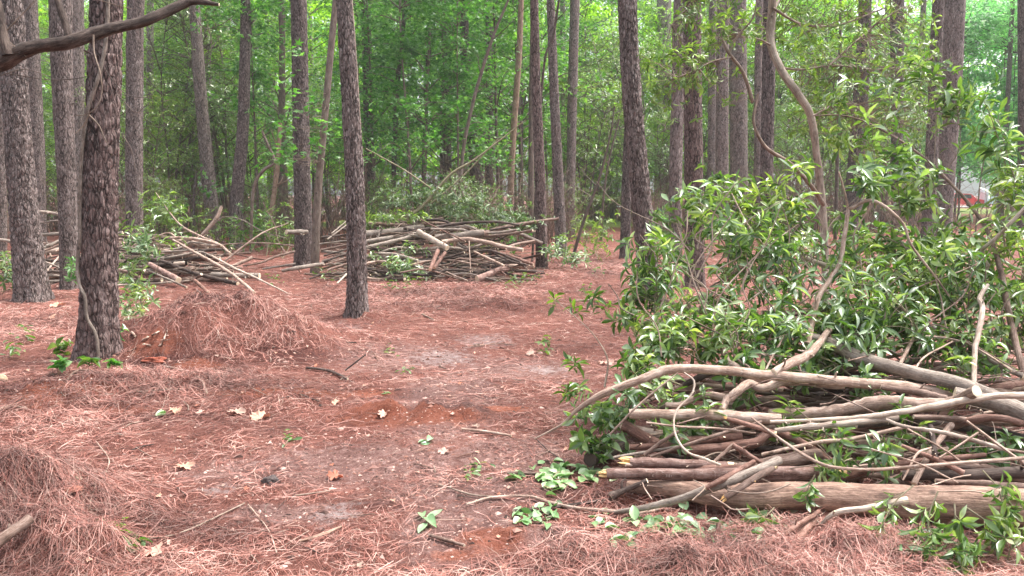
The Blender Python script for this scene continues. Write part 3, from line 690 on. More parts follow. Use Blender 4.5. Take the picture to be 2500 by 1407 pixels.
# ---------------------------------------------------------------- understory prototypes
def proto_tree(kind, Ht, rad, z0, nlimb, leafsize, leafw, lk, lmat, stems=1, trunk_r=.05, per=26, droop=.15, bark='sap'):
    root = empty({'star': 'sweetgum_sapling', 'bay': 'evergreen_shrub', 'lime': 'understory_tree', 'teal': 'understory_tree'}[kind], (0, 0, 0))
    mbT = MB(); mbC = MB(); tips = []; dirs = []
    cl = []
    for s in range(stems):
        a = rng.uniform(0, 6.28); off = np.array([math.cos(a), math.sin(a), 0]) * (.12 * (s > 0)); ln = rng.normal(0, .12 if stems > 1 else .03, 2) * Ht
        hh = Ht * rng.uniform(.8, 1)
        p = [off, off + [ln[0] * .3, ln[1] * .3, hh * .33], off + [ln[0] * .6 + rng.normal(0, .12), ln[1] * .6, hh * .66], off + [ln[0], ln[1], hh]]
        c_ = catmull(p, 8); tube(mbT, c_, np.linspace(trunk_r, .008, len(c_)), 8, .1, s); cl.append(c_)
    for k in range(nlimb):
        c_ = cl[k % stems]; t = rng.uniform(0, 1) ** .9; zz = z0 + (Ht - z0) * t
        i = min(len(c_) - 1, int(np.searchsorted(c_[:, 2], zz))); b = c_[i]
        a = rng.uniform(0, 6.28)
        prof = math.sin(math.pi * min(1, .12 + .88 * (1 - abs(2 * t - .8) / 1.3))) if kind != 'bay' else (.55 + .45 * math.sin(math.pi * t))
        L = rad * max(.25, prof) * rng.uniform(.55, 1.05)
        d = np.array([math.cos(a), math.sin(a), rng.uniform(.05, .7)])
        e = b + d * L; m = (b + e) / 2 + [0, 0, .1 * L]; e = e - [0, 0, droop * L]
        q = catmull([b, m, e], 5); tube(mbT, q, np.linspace(.012 + .006 * L, .004, len(q)), 5, 0, k % 7)
        ii = rng.uniform(.25, 1, per) ** .7
        base = np.stack([np.interp(ii, np.linspace(0, 1, len(q)), q[:, w_]) for w_ in range(3)], -1)
        sc = .16 * L + .1
        base = base + rng.normal(0, 1, (per, 3)) * [sc, sc, sc * .45]
        tips.append(base); dirs.append(nrm(base - b + [0, 0, .2 * L]))
    tips = np.vstack(tips); dirs = np.vstack(dirs)
    if lk == 'star':
        n = 3; b = np.repeat(tips, n, 0) + rng.normal(0, .07, (len(tips) * n, 3)); d = np.repeat(dirs, n, 0) + rng.normal(0, .6, (len(b), 3)); d[:, 2] -= .35
        up = rng.normal(0, .45, (len(b), 3)); up[:, 2] += 1
        q = rng.uniform(.6, 1.2, len(b)); leaves(mbC, b, d, up, leafsize * q, leafw * q, 'star')
    else:
        whorls(mbC, tips, dirs + [0, 0, .3], 7 if kind == 'bay' else 5, leafsize, leafw, 'dia', (30, 95), 0, .15)
    mbT.build('trunk', M[bark], root, (0, 0, 0)); mbC.build('crown', LF[lmat], root, (0, 0, 0))
    return root
def copy_tree(o):
    c = o.copy(); COL.objects.link(c)
    for ch in list(o.children):
        d = ch.copy(); COL.objects.link(d); d.parent = c
    return c
PR = {
 'star1': proto_tree('star', 12, 2.4, 1.6, 62, .165, .095, 'star', 'star', 1, .06),
 'star2': proto_tree('star', 10, 2.0, 1.0, 52, .165, .095, 'star', 'star', 1, .05),
 'star3': proto_tree('star', 13, 3.0, 3.0, 66, .17, .10, 'star', 'star', 1, .07),
 'bay1': proto_tree('bay', 5.5, 1.7, .5, 90, .10, .016, 'dia', 'bay_far', 4, .04, 22),
 'bay2': proto_tree('bay', 8.5, 2.0, 1.0, 110, .11, .017, 'dia', 'bay_far', 3, .05, 22),
 'bay3': proto_tree('bay', 3.6, 1.4, .3, 60, .10, .016, 'dia', 'bay_far', 5, .03, 22),
 'lime1': proto_tree('lime', 13, 3.0, 2.2, 90, .17, .05, 'dia', 'lime', 1, .07, 26),
 'lime2': proto_tree('lime', 10, 2.4, 1.6, 80, .16, .05, 'dia', 'lime', 1, .06, 24),
 'teal1': proto_tree('teal', 13, 3.2, 2.0, 90, .18, .055, 'dia', 'teal', 1, .07, 26),
}
used = set()
def put(key, px, Y, s=1., label='', group='', sz=None, rot=None):
    p = PR[key]
    o = p if key not in used else copy_tree(p); used.add(key)
    x = (px - 1250) / F * Y
    o.location = (x, Y, float(gh(x, Y)) - .03); o.rotation_euler = (0, 0, rng.uniform(0, 6.28) if rot is None else rot); o.scale = (s, s, sz or s)
    return tag(o, label, {'s': 'tree', 'b': 'shrub', 'l': 'tree', 't': 'tree'}[key[0]], group)
# star-leaved saplings in the middle
for px, Y, k in [(930, 27, 'star1'), (985, 31, 'star2'), (1040, 27.5, 'star3'), (1100, 30, 'star1'), (1170, 33, 'star2'), (1230, 28, 'star1'), (1280, 32, 'star3'), (640, 25, 'star2'), (690, 30, 'star3'),
                 (960, 36, 'star3'), (1080, 37, 'star2'), (1200, 38, 'star3'), (1340, 35, 'star2'), (1000, 24, 'star2'), (880, 34, 'star2'), (1130, 25.5, 'star2'), (620, 38, 'star1'), (1420, 40, 'star1'), (1250, 42, 'star1'), (910, 42, 'star1')]:
    put(k, px + rng.normal(0, 8), Y, rng.uniform(.9, 1.1), 'sapling with bright green star-shaped leaves in the thicket behind the brush piles', 'star-leaved saplings in the thicket')
for px, Y, k in [(-60, 30, 'bay2'), (30, 34, 'bay2'), (120, 31, 'bay1'), (210, 33, 'bay2'), (290, 30, 'bay2'), (350, 27, 'bay1'), (410, 29, 'bay2'), (450, 33, 'bay2'), (400, 24, 'bay3'), (560, 30, 'bay2'), (620, 27, 'bay3'), (640, 33, 'bay1'),
                 (790, 36, 'bay1'), (950, 24, 'bay3'), (1120, 23.5, 'bay3'), (1200, 25, 'bay3'), (1280, 29, 'bay3'), (1440, 46, 'bay2'), (1500, 47, 'bay1'), (1580, 44, 'bay1'),
                 (1420, 36, 'bay1'), (1460, 40, 'bay2'), (1560, 38, 'bay2'), (1610, 36, 'bay1'), (1690, 38, 'bay2'), (1800, 37, 'bay1'), (1850, 40, 'bay2'), (1930, 34, 'bay1'), (1990, 37, 'bay2'), (2060, 39, 'bay1'), (2140, 36, 'bay2'), (2230, 41, 'bay2'),
                 (330, 38, 'bay2'), (480, 38, 'bay2'), (180, 40, 'bay2'), (1380, 30, 'bay3'), (1040, 29, 'bay3'), (700, 34, 'bay3'), (540, 36, 'bay1'), (900, 29, 'bay3')]:
    put(k, px + rng.normal(0, 10), Y, rng.uniform(.85, 1.15) * (.5 if k == 'bay3' else 1), 'dense shrub with narrow olive green leaves in the thicket behind the clearing', 'narrow-leaved shrubs in the thicket')
for px, Y, k in [(-80, 44, 'lime1'), (60, 50, 'lime1'), (150, 46, 'lime2'), (260, 50, 'lime1'), (380, 43, 'lime2'), (430, 50, 'lime1'), (520, 47, 'lime1'), (600, 52, 'lime1'), (700, 46, 'lime2'), (790, 54, 'lime1'), (1400, 52, 'lime1'), (1470, 56, 'lime1'),
                 (1560, 50, 'lime1'), (1640, 47, 'lime2'), (1720, 52, 'lime1'), (1830, 50, 'lime2'), (1920, 53, 'lime1'), (2030, 50, 'lime1'), (900, 50, 'lime1'), (1000, 55, 'lime1'), (1120, 50, 'lime1'), (1220, 54, 'lime1'), (1320, 48, 'lime2'), (330, 56, 'lime1'), (440, 38, 'lime2'), (560, 40, 'lime2'), (240, 39, 'lime2'), (90, 40, 'lime2'), (760, 42, 'lime2'), (860, 44, 'lime2'), (960, 40, 'lime2'), (1060, 42, 'lime2'), (1160, 41, 'lime2'), (1260, 39, 'lime2'), (1380, 42, 'lime2'), (1500, 50, 'lime1'), (1600, 42, 'lime2'), (1690, 44, 'lime2'), (1780, 41, 'lime2'), (1880, 43, 'lime2'), (2000, 42, 'lime2'), (2120, 44, 'lime2')]:
    put(k, px + rng.normal(0, 10), Y, rng.uniform(.95, 1.2), 'bright yellow-green leafy tree glowing at the back of the wood', 'yellow-green trees at the back')
for px, Y in [(2130, 54), (2220, 50), (2300, 47), (2340, 47), (2430, 50), (2480, 45), (2540, 41), (2620, 44), (2440, 52), (2340, 55), (850, 58), (1520, 58), (1750, 58), (2500, 56), (120, 56), (540, 58)]:
    put('teal1', px + rng.normal(0, 10), Y, rng.uniform(.9, 1.15), 'blue-green leafy tree at the back of the wood', 'blue-green trees at the back', )

# bare brown thicket
def proto_thicket():
    mb = MB()
    for k in range(46):
        a = rng.uniform(0, 6.28); r0 = rng.uniform(0, .9); b = np.array([math.cos(a) * r0, math.sin(a) * r0, 0])
        h = rng.uniform(.9, 2.6); l = rng.normal(0, .35, 2) * h
        p = catmull([b, b + [l[0] * .3, l[1] * .3, h * .5], b + [l[0], l[1], h]], 5); tube(mb, p, np.linspace(.012, .003, len(p)), 4, 0, k)
        for q in range(5):
            i = rng.integers(2, len(p) - 1); d = rng.normal(0, .3, 3); d[2] = abs(d[2]); tube(mb, np.array([p[i], p[i] + d * .5 + [0, 0, .05], p[i] + d]), [.005, .0035, .002], 3)
    return mb.build('bare_bush', M['brown'], None, (0, 0, 0))
TH = proto_thicket(); first = True
for k in range(58):
    px = -60 + k * 46 + rng.normal(0, 20); Y = rng.uniform(23, 40)
    if 1400 < px < 1560 or 780 < px < 860: Y = rng.uniform(46, 52)
    if px > 1560 and Y < 30: Y += 8
    if 2290 < px < 2460: continue
    o = TH if first else TH.copy()
    if not first: COL.objects.link(o)
    first = False
    x = (px - 1250) / F * Y; o.location = (x, Y, float(gh(x, Y)) - .02); o.rotation_euler = (0, 0, rng.uniform(0, 6.28)); s = rng.uniform(.7, 1.3); o.scale = (s * 1.3, s * 1.3, s)
    tag(o, 'leafless tangle of thin brown stems at the foot of the thicket', 'bush', 'bare tangles under the thicket')

# far woodland mass
def woodland():
    mb = MB()
    nc = 900
    cx = rng.uniform(-60, 62, nc); cy = rng.uniform(60, 84, nc); cz = rng.uniform(.5, 24, nc) ; cr = rng.uniform(.7, 1.9, nc)
    # keep the far road open at the right
    a = cx / cy * F + 1250
    road = (a > 2230) & (a < 2500) & (cz < 3.6)
    keep = ~road; cx, cy, cz, cr = cx[keep], cy[keep], cz[keep], cr[keep]; nc = len(cx)
    per = 150
    b = np.stack([np.repeat(cx, per), np.repeat(cy, per), np.repeat(cz, per)], -1) + rand_dir(nc * per) * (np.repeat(cr, per) * rng.random(nc * per) ** .4)[:, None] * [1.4, 1.2, .8]
    b[:, 2] = np.maximum(b[:, 2], .2)
    d = rand_dir(len(b)); d[:, 2] -= .3; up = rng.normal(0, .6, (len(b), 3)); up[:, 2] += 1
    q = rng.uniform(.16, .34, len(b)); leaves(mb, b, d, up, q, q * .38, 'dia')
    o = mb.build('woodland', leaf_mat('far_leaf', [(.13, .25, .07), (.20, .34, .10), (.30, .44, .17), (.20, .38, .24)], .55, (.32, .46, .15), .5, .3), smooth=False)
    tag(o, 'bright mass of far broadleaf foliage closing the view', 'woodland', kind='stuff')
woodland()

# ---------------------------------------------------------------- road and vehicles far right
def prism(mb, prof, y0, y1, mat=0):
    n = len(prof); V = [(x, y0, z) for x, z in prof] + [(x, y1, z) for x, z in prof]
    for i in range(n):
        j = (i + 1) % n; mb.add([V[i], V[j], V[n + j], V[n + i]], [[0, 1, 2, 3]], mat)
    mb.add(V[:n], [list(range(n))], mat); mb.add(V[n:], [list(range(n))[::-1]], mat)
def car(name, label, px, Y, body, cat, van=False):
    x = (px - 1250) / F * Y; z = .02
    root = empty(name, (x, Y, z)); tag(root, label, cat)
    mb = MB()
    if van: pr = [(-2.3, .35), (2.3, .35), (2.35, .9), (1.9, 1.1), (1.2, 1.95), (-2.2, 2.0), (-2.3, 1.6)]
    else: pr = [(-2.1, .3), (2.1, .3), (2.2, .72), (1.2, .9), (.6, 1.4), (-.9, 1.45), (-1.7, 1.0), (-2.15, .9)]
    prism(mb, pr, -.85, .85)
    def loc(o): o.location = (0, 0, 0); return o
    loc(mb.build('body', body, root, smooth=False))
    g = MB(); zt = 1.75 if van else 1.32; zb = 1.15 if van else .92
    for sx in ((-1.9, -.9), (-.8, .1), (.2, 1.15)) if van else ((-1.2, -.25), (-.15, .7)):
        prism(g, [(sx[0], zb), (sx[1], zb), (sx[1] - .08, zt), (sx[0] + .08, zt)], -.87, .87)
    loc(g.build('window', plain('car_glass', (.03, .04, .05), .1), root, smooth=False))
    for wx in (-1.35, 1.35):
        for sy in (-.78, .78):
            w = MB(); t = np.linspace(0, 2 * np.pi, 20, endpoint=False)
            pr2 = [(wx + .33 * math.cos(a), .33 + .33 * math.sin(a)) for a in t]; prism(w, pr2, sy - .1, sy + .1)
            wo = loc(w.build('wheel', plain('tyre', (.02, .02, .02), .8), root, smooth=False))
            h = MB(); prism(h, [(wx + .18 * math.cos(a), .33 + .18 * math.sin(a)) for a in t], sy - .115, sy + .115)
            loc(h.build('rim', plain('rim', (.5, .5, .52), .3, .8), wo, smooth=False))
    l = MB(); prism(l, [(2.1, .6), (2.23, .6), (2.21, .75), (2.1, .75)], -.8, -.5); loc(l.build('headlight', plain('lamp_glass', (.7, .7, .7), .1), root, smooth=False))
    b = MB(); prism(b, [(-2.25, .4), (-2.1, .4), (-2.1, .58), (-2.27, .58)], -.84, .84); prism(b, [(2.1, .4), (2.28, .4), (2.26, .58), (2.1, .58)], -.84, .84)
    loc(b.build('bumper', plain('bumper', (.08, .08, .085), .5), root, smooth=False))
    return root
YR = 92
mb = MB(); xr = np.linspace(10, 130, 60)
V = []
for x in xr: V += [(x, YR - 4, .075), (x, YR + 4, .075)]
mb.add(V, [[2 * i, 2 * i + 2, 2 * i + 3, 2 * i + 1] for i in range(len(xr) - 1)])
tag(mb.build('road', plain('pale_asphalt', (.36, .35, .34), .9)), 'pale road beyond the trees at far right', 'road', kind='structure')
car('parked_car', 'red car glimpsed through leaves on the far road', 2340, YR - 1, plain('red_paint', (.55, .03, .04), .3), 'car')
car('parked_van', 'pale blue and white van beside the red car on the far road', 2446, YR - 1.5, plain('pale_blue_paint', (.50, .62, .70), .35), 'van', True)

# ---------------------------------------------------------------- logs and branches
def splinter(mb, p, d, r, mat, seed):
    for k in range(9):
        a = rng.uniform(0, 6.28); q = nrm(np.cross(d, rand_dir(1)[0])); o = q * r * rng.uniform(.1, .8)
        L = r * rng.uniform(.5, 2.2)
        tube(mb, np.array([p + o - d * r * .4, p + o + d * L * .5, p + o * .9 + d * L]), [r * .32, r * .22, r * .03], 4, 0, k, mat)
def stick_mesh(P3, w, D, mats, name, seed, stubs=True, ends='cut', lump=.12, n=None, parent=None):
    """P3 world points, w widths in metres"""
    P_ = catmull(P3, 7)
    wid = np.interp(np.linspace(0, 1, len(P_)), np.linspace(0, 1, len(w)), w) / 2
    P_ = P_ + (rng.normal(0, 1, P_.shape) * wid[:, None] * (.06 if max(w) < .08 else .02))
    for _ in range(int(rng.poisson(1.5)) if max(w) < .12 else 0):
        c_ = rng.uniform(0, len(P_)); wid = wid * (1 + rng.uniform(.05, .2) * np.exp(-((np.arange(len(P_)) - c_) / .8) ** 2))
    mb = MB(); big = max(w) > .03
    n = n or (16 if max(w) > .06 else 10 if max(w) > .02 else 6)
    tube(mb, P_, wid, n, lump * .6 if big else lump * .5, seed, 0, 1 if ends == 'cut' and max(w) > .012 else None)
    if ends in ('broken', 'broken_start'):
        splinter(mb, P_[0], nrm(P_[0] - P_[1]), wid[0] * 1.0, 1, seed)
        if ends == 'broken': splinter(mb, P_[-1], nrm(P_[-1] - P_[-2]), wid[-1], 1, seed)
        else: tube(mb, P_[-2:], wid[-2:] * .98, n, 0, seed, 1, 1)
    L = np.linalg.norm(np.diff(P_, axis=0), axis=1).sum()
    if stubs:
        for k in range(int(rng.poisson(min(7, L * 3.5)))):
            i = rng.integers(1, len(P_) - 1); t = nrm(P_[i + 1] - P_[i]); q = nrm(np.cross(t, rand_dir(1)[0])); q = nrm(q + t * rng.uniform(-.2, .9))
            l = rng.uniform(.6, 3.) * wid[i] + .01; r_ = wid[i] * rng.uniform(.2, .4)
            tube(mb, np.array([P_[i] + q * wid[i] * .6, P_[i] + q * (wid[i] + l * .6), P_[i] + q * (wid[i] + l) + rng.normal(0, .2, 3) * l]), [r_, r_ * .85, r_ * .7], 6, 0, k, 0, 1)
    return mb.build(name, mats, parent, P3[0])
_fgp = [1410, 1300, 1200, 1100, 1000, 900, 850, 800, 700, 600, 500, 400, 300]; _fgd = [3.45, 3.8, 4.15, 4.35, 4.6, 4.9, 5.15, 5.4, 6., 6.5, 7., 7.2, 7.4]
def Dfg(py): return float(np.interp(-py, [-a for a in _fgp], _fgd))
def Dmid(py): return float(np.interp(-py, [-690, -600, -530, -300], [14.9, 16., 17., 17.5]))
def Dleft(py): return float(np.interp(-py, [-715, -640, -520, -480], [13.6, 15., 16.4, 16.6]))
def stick(label, mat, w, pts, dz=0., Df=Dfg, D=None, ends='cut', cut='wood', cat=None, group=None, name=None, stubs=True, lump=.12):
    if Df == 'g':
        k0 = len(pts); pc = catmull([(a, b, 0.) for a, b in pts], 4); w = list(np.interp(np.linspace(0, 1, len(pc)), np.linspace(0, 1, len(w)), w)); pts = [(q[0], q[1]) for q in pc]
        P3 = [ground(*p) for p in pts]
        for p in P3: p[2] += .010
        for k, p in enumerate(P3): p[2] += w[min(k, len(w) - 1)] / 2 / F * p[1] * .8
    else:
        P3 = []
        for k, (a, b) in enumerate(pts):
            d = (D[k] if D else Df(b) + (dz[k] if isinstance(dz, (list, tuple)) else dz)); q = at(a, b, d)
            gz = float(gh(q[0], q[1])) + w[min(k, len(w) - 1)] / 2 / F * d * .7
            if q[2] < gz: q = ground(a, b); q[2] += w[min(k, len(w) - 1)] / 2 / F * q[1] * .5
            P3.append(q)
    dm = np.mean([p[1] for p in P3]); W = [x / F * dm for x in w]
    nm = name or ('log' if max(w) * dm / F > .05 else 'branch')
    o = stick_mesh(P3, W, dm, [M[mat], M['splint'] if ends.startswith('broken') else M[cut]], nm, rng.integers(1, 90), stubs, ends, lump)
    return tag(o, label, cat or nm, group)

FG = 'cut logs and branches of the near brush pile'
S = lambda lab, mat, w, pts, **k: stick(lab, mat, w, pts, group=FG, **k)
S('thickest debarked tan log along the bottom of the near brush pile', 'bare', (30, 50, 66, 72, 84, 96, 100), [(1532, 1188), (1660, 1197), (1783, 1212), (1980, 1212), (2160, 1225), (2330, 1234), (2540, 1246)], D=[4.22, 4.12, 4.0, 3.98, 3.9, 3.82, 3.72], stubs=False, lump=.018, cut='wood')
S('long arching pale branch sweeping left over the near pile down to a thin tip', 'tan', (4, 7, 10, 18, 21, 22, 22, 24, 26, 28, 30), [(1305, 1072), (1370, 1038), (1405, 1005), (1470, 963), (1570, 925), (1640, 902), (1760, 905), (1900, 918), (2090, 935), (2250, 950), (2350, 985)], D=[4.75, 4.7, 4.65, 4.6, 4.6, 4.62, 4.65, 4.68, 4.72, 4.75, 4.75])
S('thick smooth pale log slanting down right across the top of the near pile', 'grey', (26, 28, 31, 34, 35, 36, 40, 44), [(1942, 822), (2010, 832), (2070, 862), (2150, 890), (2250, 915), (2340, 937), (2430, 975), (2560, 1040)], dz=-.08, stubs=False, cut='brown')
S('short curved stub with a pink sawn end poking up from the near pile', 'tan', (17, 19, 21, 22, 22), [(1766, 850), (1778, 880), (1812, 908), (1850, 924), (1885, 928)], dz=-.02, cut='wood_red', stubs=False)
S('stubby forked branch crossing over the left end of the smooth pale log', 'tan', (17, 18, 22, 24, 20), [(2024, 806), (2002, 836), (1975, 866), (1938, 884), (1888, 912)], dz=-.2)
S('wavy tan branch snaking under the long arching branch', 'tan', (12, 14, 16, 18, 22, 22, 22, 22, 24, 26), [(1625, 988), (1660, 988), (1705, 970), (1745, 966), (1778, 974), (1798, 958), (1830, 936), (1862, 948), (1930, 930), (2060, 940)], dz=-.03, stubs=False)
S('stout stub hanging down from the wavy tan branch', 'tan', (20, 15), [(1776, 972), (1762, 1000)], dz=-.05)
S('smooth straight brown log on the left flank of the near pile', 'tan', (25, 27, 28, 28), [(1536, 1010), (1640, 1012), (1750, 1014), (1905, 1024)], dz=-.02, stubs=False, lump=.05, cut='brown')
S('thick crooked log whose round sawn face looks at the viewer from the near pile', 'tan', (28, 30, 32, 36, 36, 32, 28, 26), [(1880, 1012), (1990, 1008), (2060, 1000), (2140, 984), (2230, 988), (2320, 986), (2355, 972), (2383, 954)], D=[4.65, 4.65, 4.65, 4.62, 4.58, 4.52, 4.42, 4.3], stubs=False)
S('knobby branch joining the crooked log, split and cracked', 'brown', (14, 18, 20), [(2150, 945), (2240, 958), (2310, 975)], dz=-.06)
S('upper of two long whitish branches running right across the near pile', 'white', (8, 9, 12, 15, 17, 17, 18), [(1880, 1030), (2000, 1025), (2110, 1018), (2200, 1006), (2300, 988), (2420, 968), (2530, 966)], D=[4.38, 4.38, 4.38, 4.38, 4.36, 4.36, 4.4])
S('lower of two long whitish branches running right across the near pile', 'white', (13, 15, 17, 16), [(1892, 1052), (1980, 1042), (2080, 1032), (2190, 1020)], D=[4.36, 4.36, 4.36, 4.42])
S('very thick grey log disappearing at the right edge of the near pile', 'grey', (36, 40, 44, 48), [(2330, 962), (2410, 980), (2500, 1012), (2620, 1070)], dz=-.12, stubs=False)
S('brown branch with a broken right end beneath the whitish branches', 'brown', (12, 16, 17, 14), [(2230, 1018), (2320, 1022), (2400, 1030), (2492, 1036)], dz=-.08)
S('dark grey log low at the right under the whitish branches', 'dark', (16, 20, 24, 28), [(2090, 1036), (2200, 1032), (2350, 1042), (2540, 1082)], dz=.06)
S('thin pale rod slanting down right from beneath the whitish branches', 'white', (8, 10, 11, 11), [(2163, 1025), (2217, 1044), (2312, 1058), (2447, 1096)], D=[4.3, 4.25, 4.2, 4.15])
S('short fork tip continuing the pale slanting rod to the right edge', 'tan', (8, 7), [(2447, 1096), (2540, 1112)], D=[4.15, 4.15])
S('long thin rod bent in a shallow curve across the front of the near pile', 'tan', (5, 7, 8, 8, 8, 8, 9), [(1835, 1020), (1880, 1055), (1947, 1101), (2015, 1136), (2110, 1147), (2250, 1138), (2540, 1115)], D=[4.3, 4.22, 4.1, 4.0, 3.98, 3.98, 4.05])
S('reddish pine log with a broken pale left end lying on the debarked log', 'lpine', (25, 27, 28, 30, 32), [(1480, 1156), (1560, 1156), (1700, 1158), (1830, 1155), (2060, 1150)], D=[4.18, 4.16, 4.14, 4.14, 4.2], ends='broken_start', stubs=False)
S('pink-barked pine log with a splintered orange left end', 'lpine', (28, 28, 24, 20), [(1538, 1130), (1590, 1130), (1680, 1134), (1790, 1138)], D=[4.28, 4.27, 4.27, 4.27], ends='broken_start', stubs=False)
S('lichen-grey branch slanting up right in front of the debarked log', 'grey', (9, 15, 19, 21, 22, 23), [(1498, 1252), (1566, 1241), (1638, 1225), (1711, 1201), (1790, 1172), (1902, 1124)], D=[3.98, 3.93, 3.88, 3.84, 3.84, 4.0])
S('thin pale wavy branch reaching left along the ground from the near pile', 'tan', (5, 7, 8, 9, 9, 10, 9, 8), [(1140, 1238), (1200, 1222), (1290, 1220), (1345, 1236), (1400, 1248), (1480, 1256), (1560, 1262), (1640, 1240)], Df='g')
S('reddish stick with a knotty end lying against the lichen-grey branch', 'red', (12, 14, 14), [(1722, 1192), (1765, 1170), (1840, 1128)], D=[3.8, 3.82, 4.0])
S('dark stub with a pale broken tip leaning on the debarked log', 'brown', (15, 18, 18), [(1770, 1216), (1840, 1170), (1892, 1138)], D=[3.78, 3.84, 3.98], ends='broken_start')
S('grey twig of an upturned V above the reddish pine log', 'brown', (8, 10), [(1745, 1127), (1790, 1086)], D=[4.1, 4.15])
S('scaly twig sloping down right from the tip of the upturned V', 'red', (12, 13), [(1788, 1086), (1860, 1132)], D=[4.12, 4.05])
S('thin kinked pale shoot hanging over the left part of the near pile', 'white', (4, 5, 5, 5, 6, 6, 7, 6), [(1670, 910), (1694, 930), (1688, 964), (1650, 1006), (1648, 1058), (1675, 1102), (1716, 1119), (1760, 1136)], D=[4.5, 4.48, 4.45, 4.4, 4.3, 4.2, 4.12, 4.08])
S('thin rod rising to the long arching branch at the left of the near pile', 'tan', (5, 5, 4, 3), [(1490, 1060), (1550, 998), (1600, 954), (1656, 910)], D=[4.5, 4.5, 4.52, 4.55])
S('straight pale twig across the shadowed hollow of the near pile', 'tan', (5, 6, 6, 5), [(1578, 1032), (1662, 1042), (1760, 1047), (1845, 1058)], D=[4.4, 4.38, 4.36, 4.34])
S('peeled red stick with a frayed end in the middle of the near pile', 'red', (9, 13, 13), [(1774, 1022), (1830, 1038), (1895, 1060)], D=[4.36, 4.34, 4.3], ends='broken_start')
S('red-brown smooth log in the shadowed hollow of the near pile', 'red', (15, 16, 20, 24), [(1537, 1092), (1590, 1090), (1680, 1076), (1810, 1066)], D=[4.5, 4.5, 4.5, 4.52])
S('mossy stick leaning up right over the red-brown log', 'brown', (10, 10, 8), [(1573, 1112), (1614, 1080), (1658, 1053)], D=[4.38, 4.4, 4.42])
S('greenish thin stick beneath the red-brown log', 'grey', (7, 8, 7), [(1498, 1117), (1590, 1102), (1655, 1091)], D=[4.38, 4.4, 4.42])
S('straight brown stick slanting long and shallow through the hollow', 'brown', (7, 9, 9, 8), [(1588, 1115), (1690, 1082), (1790, 1050), (1860, 1030)], D=[4.36, 4.38, 4.4, 4.42])
S('dark short log seen nearly end-on at the left tip of the near pile', 'dark', (34, 40, 34), [(1440, 1122), (1480, 1104), (1515, 1096)], D=[4.55, 4.75, 4.95], stubs=False, cut='dark')
S('dark muddy stub propped under the reddish pine log', 'dark', (22, 14, 13), [(1492, 1213), (1530, 1195), (1580, 1174)], D=[4.12, 4.12, 4.1])
S('white stub with a torn pointed end at the foot of the debarked log', 'white', (8, 15, 16, 18), [(1998, 1288), (2042, 1252), (2120, 1240), (2215, 1220)], D=[3.74, 3.7, 3.66, 3.64], ends='broken_start')
S('reddish tan branch running down left to the ground below the debarked log', 'red', (8, 11, 13, 13), [(1760, 1392), (1855, 1345), (1940, 1287), (1999, 1250)], D=[3.42, 3.46, 3.62, 3.78])
S('pinkish log stub half buried in pine straw below the debarked log', 'red', (22, 24), [(1932, 1338), (1990, 1268)], D=[3.5, 3.78])
S('thin pale stick lying along the foot of the debarked log', 'tan', (6, 8, 9), [(1800, 1262), (1880, 1252), (1955, 1240)], Df='g')
S('short pinkish stub standing in the pine straw below the debarked log', 'red', (10, 12), [(1756, 1322), (1753, 1280)], D=[3.72, 3.72])
S('pale upright branch forking among the leaves at the right of the pile', 'tan', (15, 15, 13, 12, 11, 9), [(1965, 895), (1980, 800), (2000, 724), (2047, 651), (2062, 574), (2071, 510)], D=[5.0, 5.2, 5.3, 5.4, 5.45, 5.5])
S('left tine of the forked upright branch', 'tan', (7, 5, 4), [(2071, 510), (2062, 470), (2048, 420)], D=[5.5, 5.5, 5.5])
S('right tine of the forked upright branch, long and drooping right', 'tan', (8, 9, 7, 6, 5, 4), [(2071, 513), (2130, 490), (2200, 540), (2226, 600), (2290, 685), (2345, 765)], D=[5.5, 5.4, 5.3, 5.3, 5.3, 5.35])
S('white thick branch slanting down right through the leaves', 'white', (12, 14, 15, 16, 17, 17), [(1965, 630), (2042, 659), (2090, 682), (2137, 711), (2200, 760), (2270, 820)], D=[6.0, 5.95, 5.9, 5.85, 5.7, 5.5])
S('white upright branch at the right end of the near pile', 'white', (12, 13, 14, 12, 9), [(2378, 946), (2380, 860), (2398, 760), (2392, 728), (2412, 695)], D=[4.7, 4.9, 5.1, 5.2, 5.25])
S('pale bent branch rising to the upper right above the white upright branch', 'white', (9, 9, 9, 9), [(2412, 650), (2398, 612), (2430, 583), (2530, 480)], D=[5.6, 5.6, 5.5, 5.4])
S('long dark rod sweeping from the leafy sprays down to the right end of the pile', 'brown', (3, 4, 5, 6, 7, 9, 12, 13, 14), [(1985, 283), (2050, 282), (2121, 301), (2232, 367), (2323, 450), (2403, 550), (2443, 660), (2466, 780), (2502, 925)], D=[7.2, 7.0, 6.7, 6.4, 6.1, 5.8, 5.5, 5.2, 4.9])
S('grey rod slanting down right behind the white upright branch', 'grey', (11, 12, 13, 12), [(2250, 792), (2340, 828), (2420, 880), (2500, 920)], dz=-.02)
S('thin pale rod bowed over the grey rod', 'tan', (7, 7, 6, 6, 6), [(2230, 828), (2260, 822), (2320, 828), (2380, 848), (2470, 905)], dz=-.1)
S('short pale leg running down from the bowed rod', 'tan', (8, 9), [(2230, 826), (2198, 888)], dz=-.1)
S('thin twig rising right behind the smooth pale log', 'tan', (5, 5, 4), [(2236, 898), (2260, 870), (2326, 834)], dz=-.12)
S('wiry twig peaking above the grey rod', 'brown', (3, 3, 3, 3, 3), [(2140, 842), (2220, 802), (2290, 794), (2340, 820), (2480, 902)], dz=-.15)
S('hooked dark twig left of the pink-ended stub', 'brown', (6, 6, 6, 6), [(1782, 792), (1784, 846), (1800, 876), (1830, 898)], dz=-.1)
